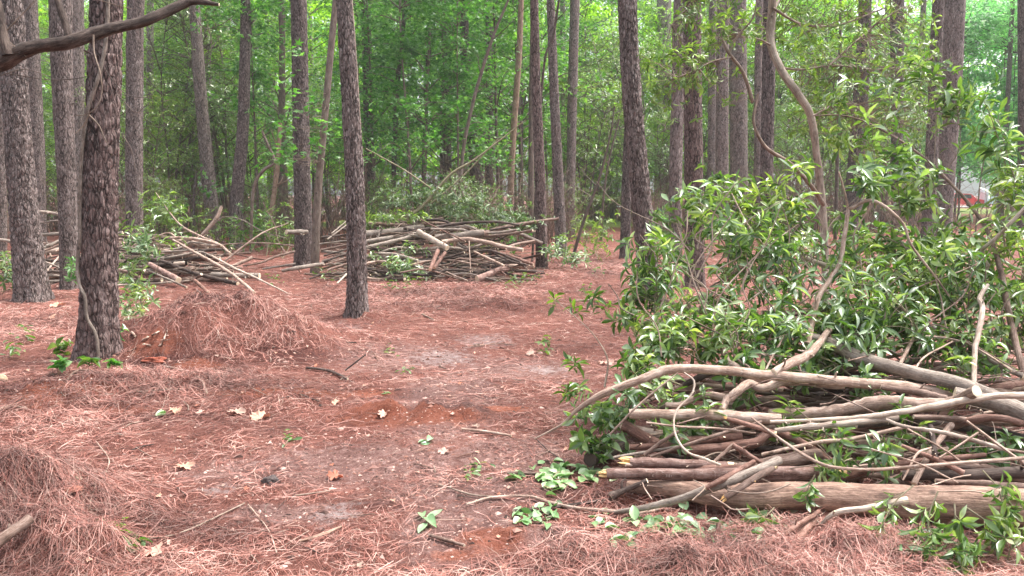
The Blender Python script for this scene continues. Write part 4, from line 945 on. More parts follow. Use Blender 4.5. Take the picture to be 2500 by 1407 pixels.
S('thin straight twig rising right behind the arching branch', 'tan', (5, 5, 4, 3), [(1870, 902), (1900, 846), (1930, 802), (1970, 772)], dz=-.1)
S('thin bowed twig right of the pink-ended stub', 'tan', (5, 5, 5), [(1800, 872), (1840, 864), (1930, 872)], dz=-.06)
S('zigzag pale stem carrying leaves at the left of the leafy heap', 'tan', (8, 7, 6, 5, 4, 3), [(1696, 770), (1674, 731), (1652, 686), (1629, 634), (1672, 582), (1679, 515)], D=[5.7, 5.75, 5.8, 5.85, 5.85, 5.9])
S('pale side stem forking right from the zigzag stem', 'tan', (6, 5, 4), [(1696, 770), (1758, 692), (1820, 640)], D=[5.7, 5.8, 5.85])
S('short stem foot beneath the zigzag stem', 'tan', (10, 9), [(1700, 815), (1696, 770)], D=[5.5, 5.7])
S('slim stem slanting up left through the middle of the leafy heap', 'tan', (6, 5, 5, 4, 3), [(1973, 753), (1923, 679), (1873, 609), (1826, 550), (1786, 472)], D=[5.7, 5.8, 5.9, 6., 6.1])
S('long brown pole lying behind the leafy heap', 'brown', (9, 10, 10, 10), [(1823, 790), (1900, 776), (2000, 758), (2130, 742)], D=[5.6, 5.65, 5.7, 5.8])
S('thicker brown pole parallel to the long pole behind the leafy heap', 'brown', (12, 13, 13), [(1860, 764), (2010, 762), (2170, 768)], D=[6., 6., 6.])
S('pinkish log sloping down right at the left of the leafy heap', 'tan', (14, 17, 17), [(1612, 731), (1674, 753), (1755, 768)], D=[6.2, 6.1, 6.0])
S('pale thin log peeking out left below the leafy heap', 'brown', (12, 18, 16), [(1560, 965), (1590, 945), (1640, 940)], D=[5.1, 5.15, 5.2])
S('tan peeled stick rising right inside the near pile', 'red', (10, 13, 13), [(2201, 1088), (2285, 1122), (2352, 1155)], D=[4.2, 4.15, 4.1])
S('upright tan limb leaning left behind the bent front rod', 'tan', (15, 15, 15, 14), [(2325, 1036), (2285, 1088), (2258, 1128), (2231, 1182)], D=[4.35, 4.25, 4.18, 4.1])
S('dark upright stick beside the leaning tan limb', 'dark', (13, 13), [(2272, 1040), (2286, 1130)], D=[4.32, 4.16])
S('thin rod crossing down right over the upright sticks', 'tan', (5, 5, 5), [(2215, 1047), (2301, 1096), (2350, 1130)], D=[4.18, 4.12, 4.1])
S('thin rod crossing down left over the upright sticks', 'tan', (5, 5), [(2390, 1056), (2294, 1118)], D=[4.16, 4.14])
S('thin branch falling steeply right to the pile edge', 'tan', (6, 7, 7), [(2360, 1028), (2447, 1093), (2520, 1145)], D=[4.25, 4.1, 4.0])
S('wiry pale twig sloping down right in front of the green sprig', 'tan', (4, 4, 4), [(2126, 1096), (2245, 1133), (2339, 1179)], D=[4.02, 3.97, 3.95])
S('short forked twig leaning on the bent front rod', 'tan', (5, 6, 5), [(2204, 1173), (2239, 1109), (2274, 1093)], D=[3.98, 4.05, 4.1])
S('pale stick rising right under the lower whitish branch', 'tan', (8, 9, 10, 11), [(1860, 1110), (1988, 1082), (2096, 1069), (2210, 1042)], D=[4.24, 4.26, 4.28, 4.32])
S('thick mossy brown log behind the bent front rod at left', 'brown', (30, 36, 38), [(1800, 1150), (1900, 1128), (2000, 1112)], D=[4.32, 4.34, 4.4], stubs=False)
S('dark thick log resting on the debarked log', 'lpine', (28, 34, 36), [(1840, 1168), (1960, 1155), (2070, 1148)], D=[4.16, 4.18, 4.25], stubs=False)
S('split grey-brown plank-like log on top of the debarked log at right', 'brown', (10, 16, 20), [(2283, 1174), (2400, 1182), (2540, 1192)], D=[4.05, 4.03, 4.0])
S('dark scorched-looking log deep at the right of the near pile', 'dark', (24, 28, 30), [(2200, 1160), (2350, 1160), (2540, 1150)], D=[4.25, 4.2, 4.2])
for k, (lab, pts) in enumerate([
    ('thin whitish twig with a side fork on the debarked log', [(1690, 1222), (1720, 1190), (1692, 1172)]),
    ('thin wiry twig drooping over the left end of the debarked log', [(1592, 1220), (1575, 1195), (1568, 1178)]),
    ('fine pale twig bending right below the debarked log', [(1735, 1210), (1770, 1232), (1790, 1244), (1830, 1243)]),
    ('fine pale twig arching over the debarked log from the green sprig', [(1775, 1197), (1830, 1205), (1880, 1200), (1930, 1182)]),
    ('long thin rod over the debarked log at right', [(2275, 1185), (2340, 1165), (2370, 1160)]),
    ('wiry dark twig curling over the right part of the debarked log', [(2290, 1200), (2380, 1200), (2430, 1215), (2470, 1238), (2520, 1238)]),
    ('thin straight twig lying across the ground at the lower right corner', [(2380, 1340), (2430, 1378), (2500, 1395)]),
    ('dark thin stick pointing right at the lower right corner', [(2420, 1382), (2520, 1360)])]):
    S(lab, 'tan' if k % 3 else 'twig', (3.5, 4, 3), pts, dz=(-.42 if k < 6 else -.1), ends='none')

# filler inside the near pile
def fill_sticks(n, xr, yr, zf, Lr, rr, mats, label, group, ang=.25, seed=0, ztop=.9):
    for k in range(n):
        x = rng.uniform(*xr); y = rng.uniform(*yr); zt = zf(x, y)
        if zt < .03: continue
        r = rng.uniform(*rr) ** 1.0; z = float(gh(x, y)) + r + rng.uniform(0, 1) * max(0, zt * ztop - r * 2)
        a = rng.normal(0, ang) + (math.pi if rng.random() < .5 else 0); L = rng.uniform(*Lr); tz = rng.normal(0, .10)
        d = np.array([math.cos(a), math.sin(a), tz]); p0 = np.array([x, y, z])
        mid = p0 + rng.normal(0, .04, 3) * L; A = p0 - d * L / 2; B = p0 + d * L / 2
        if y < 7:
            sh = max(0., (1530 - 1250) / F * y - min(A[0], B[0])); A[0] += sh; B[0] += sh; mid[0] += sh
        else:
            hi = (1310 if x > -4.2 else 575) + rng.uniform(-80, 25); lo = (775 if x > -4.2 else -60) + rng.uniform(-40, 60)
            sh = min(0., (hi - 1250) / F * y - max(A[0], B[0])) + (max(0., (lo - 1250) / F * y - min(A[0], B[0])) if L < 2.6 else 0); A[0] += sh; B[0] += sh; mid[0] += sh
        if y < 7:
            for q in (A, mid, B): q[1] = max(q[1], 4.25 if r > .008 else 4.05)
        for q in (A, mid, B): q[2] = max(q[2], float(gh(q[0], q[1])) + r * .8)
        mt, lab = mats[rng.integers(len(mats))]
        nm = 'log' if r > .03 else 'branch'
        nm = 'log' if r > .03 else ('branch' if r > .0075 else 'twig')
        q1, q2 = (A + mid) / 2 + rng.normal(0, .045, 3) * L, (B + mid) / 2 + rng.normal(0, .05, 3) * L
        for q in (q1, q2): q[2] = max(q[2], float(gh(q[0], q[1])) + r * .8)
        o = stick_mesh([A, q1, mid, q2, B], [2 * r, 2 * r, 2 * r * .8, 2 * r * .6], y, [M[mt], M['wood']], nm, k, k % 2 == 0)
        tag(o, lab + ' ' + label, nm, group + (' (%s)' % lab))
def zf_fg(x, y):
    px = 1250 + x / y * F
    e = min(1, max(0, (px - 1500) / 260)) if y < 5 else min(1, max(0, (px - 1600) / 200))
    return e * float(np.interp(y, [3.95, 4.15, 4.35, 4.6, 4.9, 5.4, 6.3, 6.9], [.0, .05, .17, .30, .45, .55, .35, .1]))
fill_sticks(80, (.7, 3.7), (4.15, 6.6), zf_fg, (.6, 2.0), (.008, .032), [('dark', 'dark branch'), ('brown', 'brown branch'), ('red', 'reddish branch'), ('tan', 'tan branch')], 'wedged deep inside the near brush pile', 'inner branches of the near pile', .3)
fill_sticks(110, (.75, 3.2), (4.05, 5.2), zf_fg, (.3, 1.2), (.002, .007), [('brown', 'thin brown twig'), ('twig', 'thin tan twig')], 'tangled inside the near brush pile', 'inner twigs of the near pile', .6, ztop=1.35)

# ---- middle pile
MG_ = 'cut logs and branches of the centre brush pile'
Sm = lambda lab, mat, w, pts, **k: stick(lab + ' in the centre brush pile', mat, w, pts, group=MG_, Df=Dmid, **k)
Sm('greenish grey log with a red scar', 'grey', (17, 17, 16), [(880, 573), (960, 566), (1035, 555)], dz=-.1)
Sm('grey-green pole just below the scarred log', 'grey', (11, 11), [(885, 592), (1016, 571)], dz=-.15)
Sm('pale bent pole second below the scarred log', 'grey', (9, 9, 8), [(886, 606), (966, 588), (1028, 571)], dz=-.25)
Sm('whitish peeled log pointing down right', 'white', (14, 13), [(1021, 566), (1092, 606)], dz=-.5)
Sm('long thin log along the top left', 'brown', (8, 9, 8), [(920, 548), (1040, 539), (1110, 530)], dz=-.05)
Sm('wavy pole along the top', 'brown', (8, 8, 8, 8), [(900, 546), (1000, 551), (1050, 546), (1130, 548)], dz=-.15)
Sm('tan log with a clean sawn right end', 'tan', (12, 13), [(1075, 563), (1146, 555)], dz=-.1)
Sm('short pale log end beside the clean sawn log', 'grey', (9, 9), [(1120, 560), (1158, 558)], dz=.0)
Sm('thick grey log with a red torn right end', 'grey', (15, 17), [(1062, 580), (1182, 569)], dz=-.25, cut='wood_red')
Sm('long crooked pale branch', 'tan', (10, 10, 11, 11, 9), [(1079, 591), (1134, 584), (1182, 591), (1230, 603), (1277, 611)], dz=-.45)
Sm('long arm reaching right past the slender pine', 'brown', (12, 11, 9, 6), [(1175, 573), (1230, 556), (1302, 543), (1364, 534)], dz=-.2)
Sm('pale forked arm on the right', 'tan', (8, 7, 6), [(1245, 602), (1264, 596), (1306, 588)], dz=-.35)
Sm('wiry bent twig on the upper right', 'tan', (3.5, 3.5, 3), [(1238, 556), (1261, 567), (1308, 565)], dz=-.2)
Sm('short thick bark-covered log on the ground in front', 'lpine', (17, 17), [(1165, 682), (1240, 652)], dz=-.1, D=[14.9, 15.3])
Sm('reddish torn post leaning at the front', 'red', (9, 11), [(1050, 658), (1069, 612)], dz=-.5)
Sm('second reddish torn post leaning at the front', 'red', (8, 9), [(1060, 654), (1087, 617)], dz=-.45)
Sm('thin straight twig slanting across the middle', 'red', (3.5, 3.5, 3), [(1026, 536), (1074, 560), (1136, 590)], dz=-.6)
Sm('long slim pole rising high to the upper right', 'gtwig', (9, 8, 6, 5, 3), [(973, 538), (1028, 507), (1098, 428), (1162, 388), (1277, 298)], dz=-.1)
Sm('thin green rod slanting down from the upper left', 'gtwig', (3, 4, 4), [(893, 363), (983, 413), (1052, 460)], dz=-.2)
Sm('second thin rod rising right beside the long slim pole', 'gtwig', (5, 4, 2.5), [(990, 548), (1120, 440), (1215, 340)], dz=.1)
Sm('pale bent rod low at the left front', 'tan', (7, 7, 6), [(890, 645), (932, 638), (963, 647)], dz=-.1)
Sm('brown sagging branch low at the left front', 'grey', (8, 8, 9), [(925, 620), (966, 622), (1020, 638)], dz=-.3)
Sm('upright fine twig propped in front', 'tan', (3, 2.5), [(1145, 588), (1150, 683)], dz=-.8, D=[15.4, 15.0])
Sm('slanting stick in the right half', 'tan', (5, 6), [(1158, 615), (1230, 649)], dz=-.4)
Sm('branch with an orange split in the right half', 'red', (7, 9, 7), [(1194, 612), (1240, 624), (1302, 646)], dz=-.4)
Sm('log end pointing right near the foot of the slender pine', 'tan', (10, 12), [(1235, 650), (1303, 650)], dz=.1)
Sm('thin rod running down right along the ground in front', 'tan', (3, 3, 3), [(1057, 646), (1098, 668), (1142, 686)], dz=-.1)
Sm('pale sliver lying on the straw in front', 'tan', (4, 3), [(954, 671), (1050, 681)])
for k, (a, b_, w) in enumerate([((784, 580), (855, 572), 5), ((783, 611), (850, 597), 5), ((800, 584), (850, 547), 4), ((786, 640), (850, 618), 7), ((800, 660), (860, 640), 6), ((780, 596), (860, 586), 4), ((790, 625), (850, 608), 5), ((784, 650), (850, 628), 4), ((810, 570), (852, 535), 3.5)]):
    Sm('dark thin pole at the left tip' + ['', ' lying lowest', ' tilted steeply', ' beneath the others', ' touching the ground', ' near its top', ' midway', ' close to the ground', ' highest of all'][k], ['dark', 'brown', 'grey'][k % 3], (w, w * .8), [a, b_], dz=-.1)
Sm('crooked branch trailing left on the straw', 'brown', (4, 5, 6, 6), [(593, 649), (636, 642), (670, 628), (720, 614)], dz=-.3)
Sm('grey pole lying at the foot of the dark straight pine', 'grey', (7, 10, 10), [(688, 662), (725, 655), (790, 645)], D=[14.9, 14.9, 15.2])
Sm('thin rod trailing left on the straw', 'grey', (4, 5), [(641, 657), (722, 644)], D=[15.3, 15.6])
Sm('red thin branch trailing far left on the straw', 'red', (3, 4, 3), [(578, 621), (620, 631), (653, 635)], D=[17.2, 16.6, 16.4])
Sm('pale sawn log end left of the dark straight pine', 'grey', (11, 11), [(699, 567), (750, 567)], D=[16.8, 17.2])
Sm('whitish crooked stick on the straw left of the lone pine', 'white', (4, 5), [(823, 692), (848, 668)], D=[14.2, 15.])
def zf_mid(x, y):
    px = 1250 + x / y * F; e = math.exp(-((px - 1070) / 260) ** 4)
    return e * float(np.interp(y, [14.9, 15.4, 16.2, 17.2, 18.2], [.05, .4, .95, 1.05, .3]))
fill_sticks(125, (-3.6, .5), (15.1, 17.8), zf_mid, (.7, 2.4), (.0076, .034), [('dark', 'dark branch'), ('brown', 'brown branch'), ('grey', 'grey branch'), ('dark', 'dark branch'), ('tan', 'pale branch'), ('brown', 'brown branch')], 'stacked within the centre brush pile', 'branches of the centre pile', .35, ztop=1.)
fill_sticks(80, (-3.9, .9), (14.9, 17.6), zf_mid, (.6, 1.8), (.003, .0074), [('brown', 'thin brown twig'), ('twig', 'thin tan twig'), ('gtwig', 'thin greenish twig')], 'tangled within the centre brush pile', 'twigs of the centre pile', .8, ztop=1.1)

# ---- left pile
LG_ = 'cut logs and branches of the left brush pile'
Sl = lambda lab, mat, w, pts, **k: stick(lab + ' in the left brush pile', mat, w, pts, group=LG_, Df=Dleft, **k)
Sl('pale peeled rod topmost behind the left-edge pines', 'white', (7, 7, 7), [(80, 516), (120, 519), (160, 527)])
Sl('tan sawn log between the left-edge pines', 'tan', (17, 17), [(112, 616), (175, 610)])
Sl('grey log slanting up right between the left-edge pines', 'grey', (9, 9), [(98, 609), (160, 583)], dz=-.1)
Sl('fat tan log lying lowest between the left-edge pines', 'bare', (23, 22), [(117, 691), (185, 690)], D=[14.3, 14.3])
Sl('brown log resting on the fat tan log', 'brown', (13, 13), [(108, 671), (180, 671)], D=[14.6, 14.6])
Sl('thin pale stick slanting between the left-edge pines', 'white', (4, 4), [(110, 667), (152, 617)], dz=-.2)
Sl('rounded brown rod right of the vine-wrapped pine', 'tan', (8, 8, 9, 8), [(285, 592), (358, 604), (420, 616), (484, 626)], dz=-.2)
Sl('dark brown log below the rounded brown rod', 'brown', (9, 10, 10), [(290, 600), (358, 619), (470, 630)])
Sl('purplish bark log sloping down right', 'lpine', (13, 15), [(366, 646), (436, 684)], dz=-.3)
Sl('long grey strip sloping down right beneath the purplish log', 'grey', (5, 5), [(364, 662), (456, 702)], dz=-.3)
Sl('long tapering pale branch sweeping down right from the shrub', 'tan', (2, 4, 6, 6, 6), [(380, 470), (431, 540), (474, 570), (533, 596), (562, 620)], dz=-.5)
Sl('pale rod with a knobby end left of the sweeping branch', 'tan', (7, 8, 7, 6), [(417, 581), (465, 582), (510, 590), (540, 600)], dz=-.6)
Sl('long straight branch crossing over the pile down to the straw', 'tan', (5, 7, 8, 8, 8), [(422, 586), (475, 616), (516, 639), (568, 671), (620, 715)], dz=-.8, D=None)
Sl('thin pale rod running parallel to the long crossing branch', 'white', (5, 6, 5, 3), [(515, 624), (576, 657), (619, 676), (706, 719)], dz=-.4)
Sl('thick log with a white sawn right end, lowest at right', 'grey', (12, 13), [(516, 671), (634, 674)], D=[14.6, 14.5])
Sl('red log with a white sawn right end in the middle', 'red', (13, 13), [(440, 630), (537, 634)], dz=.1)
Sl('upright tan limb with a broken top behind', 'tan', (8, 10, 8), [(491, 577), (527, 536), (541, 505)], dz=.2, D=[15.8, 15.9, 16.0])
Sl('short pinkish stub in the straw in front', 'red', (9, 9), [(476, 685), (508, 716)], D=[13.7, 13.2])
Sl('thin rod rising far right over the gap', 'tan', (5, 4, 2), [(545, 641), (636, 572), (704, 545)], D=[14.9, 15.2, 15.6])
Sl('thin bare twig arching right over the gap', 'grey', (2.5, 2.5, 2.5, 2.2, 2), [(527, 543), (550, 530), (593, 538), (644, 567), (700, 582)], D=[15.8, 15.8, 15.8, 15.8, 15.8])
Sl('thin bare twig stretched level to the right', 'tan', (3, 3, 3, 2.5), [(537, 598), (602, 594), (653, 594), (718, 600)], D=[15.6, 15.6, 15.7, 15.8])
Sl('upright wiry twig near the dark straight pine', 'tan', (2, 2.5, 2.5, 2.5), [(641, 494), (670, 548), (678, 586), (697, 618)], D=[15.9, 15.9, 15.8, 15.7])
Sl('short white sawn block', 'white', (9, 9), [(424, 645), (450, 642)], dz=-.3)
def zf_left(x, y):
    px = 1250 + x / y * F; e = math.exp(-((px - 280) / 270) ** 4)
    return e * float(np.interp(y, [13.9, 14.4, 15.2, 16.2, 17.2], [.03, .3, .8, 1.0, .2]))
fill_sticks(105, (-9.3, -4.8), (14.1, 16.8), zf_left, (.8, 2.6), (.0076, .04), [('dark', 'dark branch'), ('brown', 'brown branch'), ('grey', 'grey branch'), ('tan', 'pale branch')], 'stacked within the left brush pile', 'branches of the left pile', .35, ztop=1.)
fill_sticks(55, (-9.3, -4.4), (14.0, 16.8), zf_left, (.6, 1.8), (.003, .0074), [('brown', 'thin brown twig'), ('twig', 'thin tan twig')], 'tangled within the left brush pile', 'twigs of the left pile', .8, ztop=1.1)

# ---- sticks on the ground
G = lambda lab, mat, w, pts, **k: stick(lab, mat, w, pts, Df='g', cat='stick', name='fallen_stick', group='sticks lying on the open ground', **k)
G('dark crooked stick right of the straw mound', 'dark', (6, 7, 6), [(748, 903), (804, 911), (849, 931)])
stick('dark twig standing up aslant beside the crooked stick', 'dark', (4, 4, 3), [(842, 905), (868, 885), (893, 866)], D=[6.9, 6.95, 7.], cat='stick', name='fallen_stick', group='sticks lying on the open ground')
G('long straight pale stick in front of the thickest pine', 'twig', (4, 4, 5), [(200, 974), (367, 959), (450, 954)])
G('thick bent root below the straw mound', 'brown', (5, 8, 8, 6), [(395, 898), (450, 912), (490, 935), (505, 965)])
G('short curved stick left of the bent root', 'brown', (5, 7, 6), [(166, 931), (191, 911), (253, 914)])
G('long thin stick rising right in the lower left foreground', 'twig', (4, 5, 4), [(352, 1323), (442, 1308), (598, 1235)])
G('bent pale twig in the lower centre foreground', 'tan', (4, 3.5, 3), [(606, 1238), (655, 1300), (676, 1358)])
G('thin twig rising right from the bent pale twig', 'tan', (3, 3), [(678, 1348), (753, 1303)])
G('torn yellowish piece of wood in the lower foreground', 'bare', (7, 11, 6), [(733, 1330), (790, 1314), (834, 1293)])
G('curved thin twig left of the large dry leaves', 'tan', (3, 3.5, 3), [(235, 1083), (266, 1127), (258, 1160)])
G('kinked thin twig in the left foreground', 'tan', (3, 3.5, 3), [(242, 1168), (220, 1243), (243, 1270)])
stick('thick purplish stick jutting from the straw heap at the lower left corner', 'brown', (30, 27), [(-30, 1340), (72, 1268)], D=[3.25, 3.4], cat='stick', name='fallen_stick')
G('broken tan branch end entering at the left edge', 'tan', (12, 10, 4), [(-10, 1012), (25, 1000), (66, 1002)])
G('small pale stick near the dark earth clod', 'twig', (4, 4), [(722, 1216), (806, 1205)])
G('straight tan stick lying level in the middle of the clearing', 'tan', (7, 7, 6), [(1127, 1054), (1185, 1060), (1248, 1070)])
G('short rough stick pointing down right in the lower centre', 'brown', (8, 10, 8), [(1046, 1314), (1090, 1328), (1134, 1341)])
G('thin wavy stick left of the near pile', 'twig', (3, 5, 4), [(1071, 1188), (1150, 1214), (1204, 1218)])
G('dark stick end under the green leaves left of the near pile', 'brown', (9, 9), [(1238, 1162), (1330, 1165)])
G('dark stick lying under the lower green leaves left of the near pile', 'dark', (9, 9, 8), [(1254, 1256), (1360, 1246), (1500, 1225)])
G('thin twig left of the near pile pointing at the arching branch tip', 'dark', (3, 3, 2.5), [(1310, 1078), (1345, 1110), (1400, 1145)])
G('forked dry twig in front of the thickest pine', 'tan', (3, 3, 2), [(196, 900), (205, 935), (212, 970)])
G('pale stick at the right foot of the thickest pine', 'tan', (5, 5), [(300, 790), (330, 825)])
G('thin stick leaning on the left flank of the straw mound', 'tan', (5, 4, 4), [(350, 845), (390, 848), (408, 812)])
G('short pale stick on the left flank of the straw mound', 'tan', (5, 4), [(348, 835), (392, 812)])
G('dark twig lying on top of the straw mound', 'dark', (4, 3.5, 3), [(520, 730), (560, 735), (610, 750)])
G('small stick right of the lone pine', 'twig', (3.5, 3), [(1030, 770), (1060, 785)])
G('bleached stick far right of the lone pine', 'tan', (5, 5), [(1400, 738), (1450, 737)])
G('thin long twig across the middle of the clearing', 'brown', (2.5, 3, 2.5), [(1150, 850), (1215, 843), (1255, 846)])
for k in range(80):
    py = rng.uniform(720, 1395); px = rng.uniform(0, 1500 if py < 1250 else 1900); a = rng.uniform(0, 6.28); L = rng.uniform(18, 60) * (.5 + (py - 650) / 700)
    p = [(px, py), (px + math.cos(a) * L * .5 + rng.normal(0, 4), py + math.sin(a) * L * .25), (px + math.cos(a) * L, py + math.sin(a) * L * .5)]
    if p[2][1] < 700: continue
    w = rng.uniform(1.8, 3.6)
    G('small fallen twig half sunk in the pine straw', ['brown', 'twig', 'red', 'dark'][k % 4], (w, w, w * .7), p, stubs=False, ends='none')

# dry twig with sparse yellowish leaves left of the leafy heap
def leafy(label, base, tip, Db, Dt, nt, L=.085, W=.0125, kind='lance', mat='bay', n=7, r=.006, spread=.22, sag=.0, stem='gtwig', group=None, name='leafy_branch', perp=1., hang=0., cat='branch', extra=None):
    A = at(*base, Db); B = at(*tip, Dt)
    for q in (A, B): q[2] = max(q[2], float(gh(q[0], q[1])) + .012)
    ln = np.linalg.norm(B - A)
    mid = (A + B) / 2 + rng.normal(0, .08, 3) * ln + np.array([0, 0, sag * ln])
    mid[2] = max(mid[2], float(gh(mid[0], mid[1])) + .012)
    C = catmull([A, mid, B], 8)
    root = empty(name, A); tag(root, label, cat, group)
    mbS = MB(); tube(mbS, C, np.linspace(r, r * .4, len(C)), 7, .1, int(base[0]) % 50)
    tips = [B]; ax = [nrm(C[-1] - C[-2])]
    t = nrm(B - A)
    for k in range(nt):
        i = rng.integers(int(len(C) * .2), len(C)); p = C[i]
        q = nrm(np.cross(t, rand_dir(1)[0])); q = nrm(q * perp + t * rng.uniform(.3, 1.1) + np.array([0, 0, .15 - hang])); l = spread * rng.uniform(.4, 1.2) * (.6 + .5 * ln)
        e = p + q * l + rng.normal(0, .1, 3) * l
        gz = float(gh(e[0], e[1])) + .015
        if e[2] < gz: e[2] = gz + rng.uniform(0, .03)
        cc = catmull([p, (p + e) / 2 + rng.normal(0, .08, 3) * l, e], 4); tube(mbS, cc, np.linspace(r * .5, r * .28, len(cc)), 5, 0, k)
        tips.append(e); ax.append(nrm(cc[-1] - cc[-2]))
        if rng.random() < .35: tips.append(cc[5]); ax.append(nrm(q + rng.normal(0, .6, 3)))
    mbS.build('stem', M[stem], root, A)
    mbL = MB(); ax = np.array(ax); ax[:, 2] += .25 - hang
    whorls(mbL, np.array(tips), ax, n, L, W, kind, (30, 90), 0, .12 + hang * .7)
    if mbL.n:
        # keep leaves above ground
        for k_ in range(len(mbL.v)):
            v = mbL.v[k_]; v[:, 2] = np.maximum(v[:, 2], gh(v[:, 0], v[:, 1]) + .004)
        mbL.build('leaves', LF[mat], root, A)
    return root
heapgrp = 'leafy cut branches heaped behind the near pile'
places = ['at the left edge of the heap', 'left of the zigzag pale stem', 'around the zigzag pale stem', 'above the hooked dark twig', 'behind the pink-ended stub', 'right of the slim slanting stem', 'beside the pale upright fork', 'under the white thick branch',
          'above the smooth pale log', 'behind the bowed rod', 'around the white upright branch', 'at the right edge of the view']
for k in range(62):
    u = (k + .5) / 62; col = int(u * 11.99)
    px = 1590 + u * 930; row = rng.uniform(0, 1)
    top = np.interp(px, [1590, 1650, 1760, 2000, 2100, 2300, 2500], [640, 540, 510, 540, 580, 630, 590])
    py = 880 - row * (880 - top) * .8
    D0 = float(np.interp(py, [500, 900], [6.5, 5.05])) + rng.uniform(-.15, .25)
    ty = max(top - 10, py - rng.uniform(60, 190)); tx = px + rng.normal(-10, 70)
    tx = max(tx, 1575 + rng.uniform(0, 30))
    if 1950 < tx < 2045: tx += 80 if tx > 1995 else -70
    leafy(['dark green leafy branch', 'pale-stemmed leafy branch', 'glossy leafy branch'][k % 3] + ' ' + places[col] + ', in the leafy heap', (px, py), (tx, ty), D0, D0 + rng.uniform(-.15, .35), 9, group=heapgrp, r=.006, n=8, L=rng.uniform(.085, .115), W=rng.uniform(.0105, .015), hang=rng.uniform(0, .45), spread=.26, stem='twig' if k % 2 else 'gtwig')
for k in range(46):
    px = rng.uniform(1600, 2520); py = rng.uniform(600, 880); D0 = float(np.interp(py, [500, 900], [6.4, 5.0])) - .1
    qx = px + rng.normal(0, 110); qy = py - rng.uniform(80, 240)
    stick('bare crooked twig standing out of the leafy heap', 'twig' if k % 2 else 'tan', (4.5, 3.5, 3, 2), [(px, py), (px * .66 + qx * .34 + rng.normal(0, 18), py * .66 + qy * .34), (px * .33 + qx * .67 + rng.normal(0, 22), py * .33 + qy * .67), (qx, qy)], D=[D0, D0 + .05, D0 + .1, D0 + .1], group='bare twigs in the leafy heap', name='twig', ends='none')
# low leafy fill between heap and logs
for k, (a, b_) in enumerate([(1590, 880), (1640, 850), (1620, 920), (1700, 880), (1590, 800), (1680, 830), (1860, 850), (2060, 860), (1980, 940), (2120, 830), (2060, 780), (2200, 780), (2300, 880), (2420, 840), (2160, 960), (2450, 760), (1850, 940), (1740, 1020), (1600, 760), (2330, 760), (1980, 1080), (2250, 1080), (2420, 1100), (1700, 1070), (1560, 1020), (2480, 1140), (2350, 960), (2480, 860), (2440, 640), (2490, 720), (1620, 980), (2040, 900), (1860, 900), (1920, 840), (1990, 880), (2100, 880), (2160, 860), (2220, 850), (2280, 820), (2340, 850), (2400, 880), (2450, 900), (2050, 820), (2110, 800), (1880, 800), (1800, 820), (1780, 880), (2360, 800)]):
    leafy('low leafy branch pressed flat ' + ['below the leafy heap at left', 'beside the hooked twig', 'behind the crossing logs', 'near the arching branch', 'in front of the leafy heap'][k % 5] + ', partly covered by logs', (a + 40, b_ + 20), (a - 50, b_ - 30), Dfg(b_) + .1, Dfg(b_) + .12, 9, group=heapgrp, L=.085, W=.015, n=8)
# upper sparse sprays
for k, (base, tip, Db, Dt, lab) in enumerate([
    ((2232, 367), (2150, 175), 6.4, 6.5, 'thin spray with a few pale leaves reaching highest left of the stout upper-right pine'),
    ((2281, 401), (2240, 150), 6.2, 6.4, 'upright thin spray in front of the stout upper-right pine'),
    ((2300, 430), (2320, 170), 6.2, 6.3, 'spray with a fan of white-sheened leaves before the stout upper-right pine'),
    ((2270, 300), (2340, 225), 6.3, 6.4, 'spray with a flat row of large pale leaves at upper right'),
    ((2460, 420), (2400, 240), 5.9, 6.0, 'long curved spray drooping left at the right edge'),
    ((2490, 480), (2440, 300), 5.8, 5.9, 'spray with drooping leaf rosette at the right edge'),
    ((2185, 327), (2060, 230), 6.6, 6.8, 'spray ending in two pale leaves right of the curved sapling'),
    ((2121, 301), (2040, 340), 6.8, 6.9, 'low thin spray beside the curved sapling trunk'),
    ((2323, 450), (2220, 480), 6.1, 6.1, 'drooping spray below the long dark rod'),
    ((2440, 520), (2480, 420), 6.0, 6.0, 'broad spray rising at the right edge beside the far road'),
    ((2380, 520), (2300, 560), 5.9, 5.9, 'hanging leaf tuft beneath the long dark rod'),
    ((2071, 510), (2110, 440), 5.5, 5.5, 'leaf tuft at the fork of the pale upright branch'),
    ((2400, 560), (2480, 480), 5.7, 5.7, 'dense leaf tuft at the right edge above the white branches'),
    ((1900, 600), (1850, 470), 6.2, 6.3, 'long spray with white-sheened leaves before the paired grey pines'),
    ((1960, 560), (1940, 420), 6.1, 6.2, 'spray rising just left of the curved sapling trunk'),
    ((2050, 520), (2130, 350), 6.0, 6.1, 'tall thin spray right of the curved sapling trunk'),
    ((2200, 540), (2190, 380), 6.0, 6.0, 'tall spray in the middle of the upper right leaves'),
    ((2250, 560), (2260, 420), 6.0, 6.0, 'spray standing before the dark short-looking pine'),
    ((1720, 600), (1700, 470), 6.2, 6.3, 'spray rising left before the dark reddish pine'),
    ((1800, 560), (1780, 470), 6.2, 6.3, 'spray rising before the left paired grey pine'),
    ((2480, 640), (2440, 540), 5.5, 5.6, 'leafy tuft hanging at the right edge beside the bent white branch')]):
    leafy(lab, base, tip, Db, Dt, 7 if k < 8 else 10, group='sparse leafy sprays above the heap', L=.11, W=.0145, n=7, r=.0045, spread=.2, stem='twig')
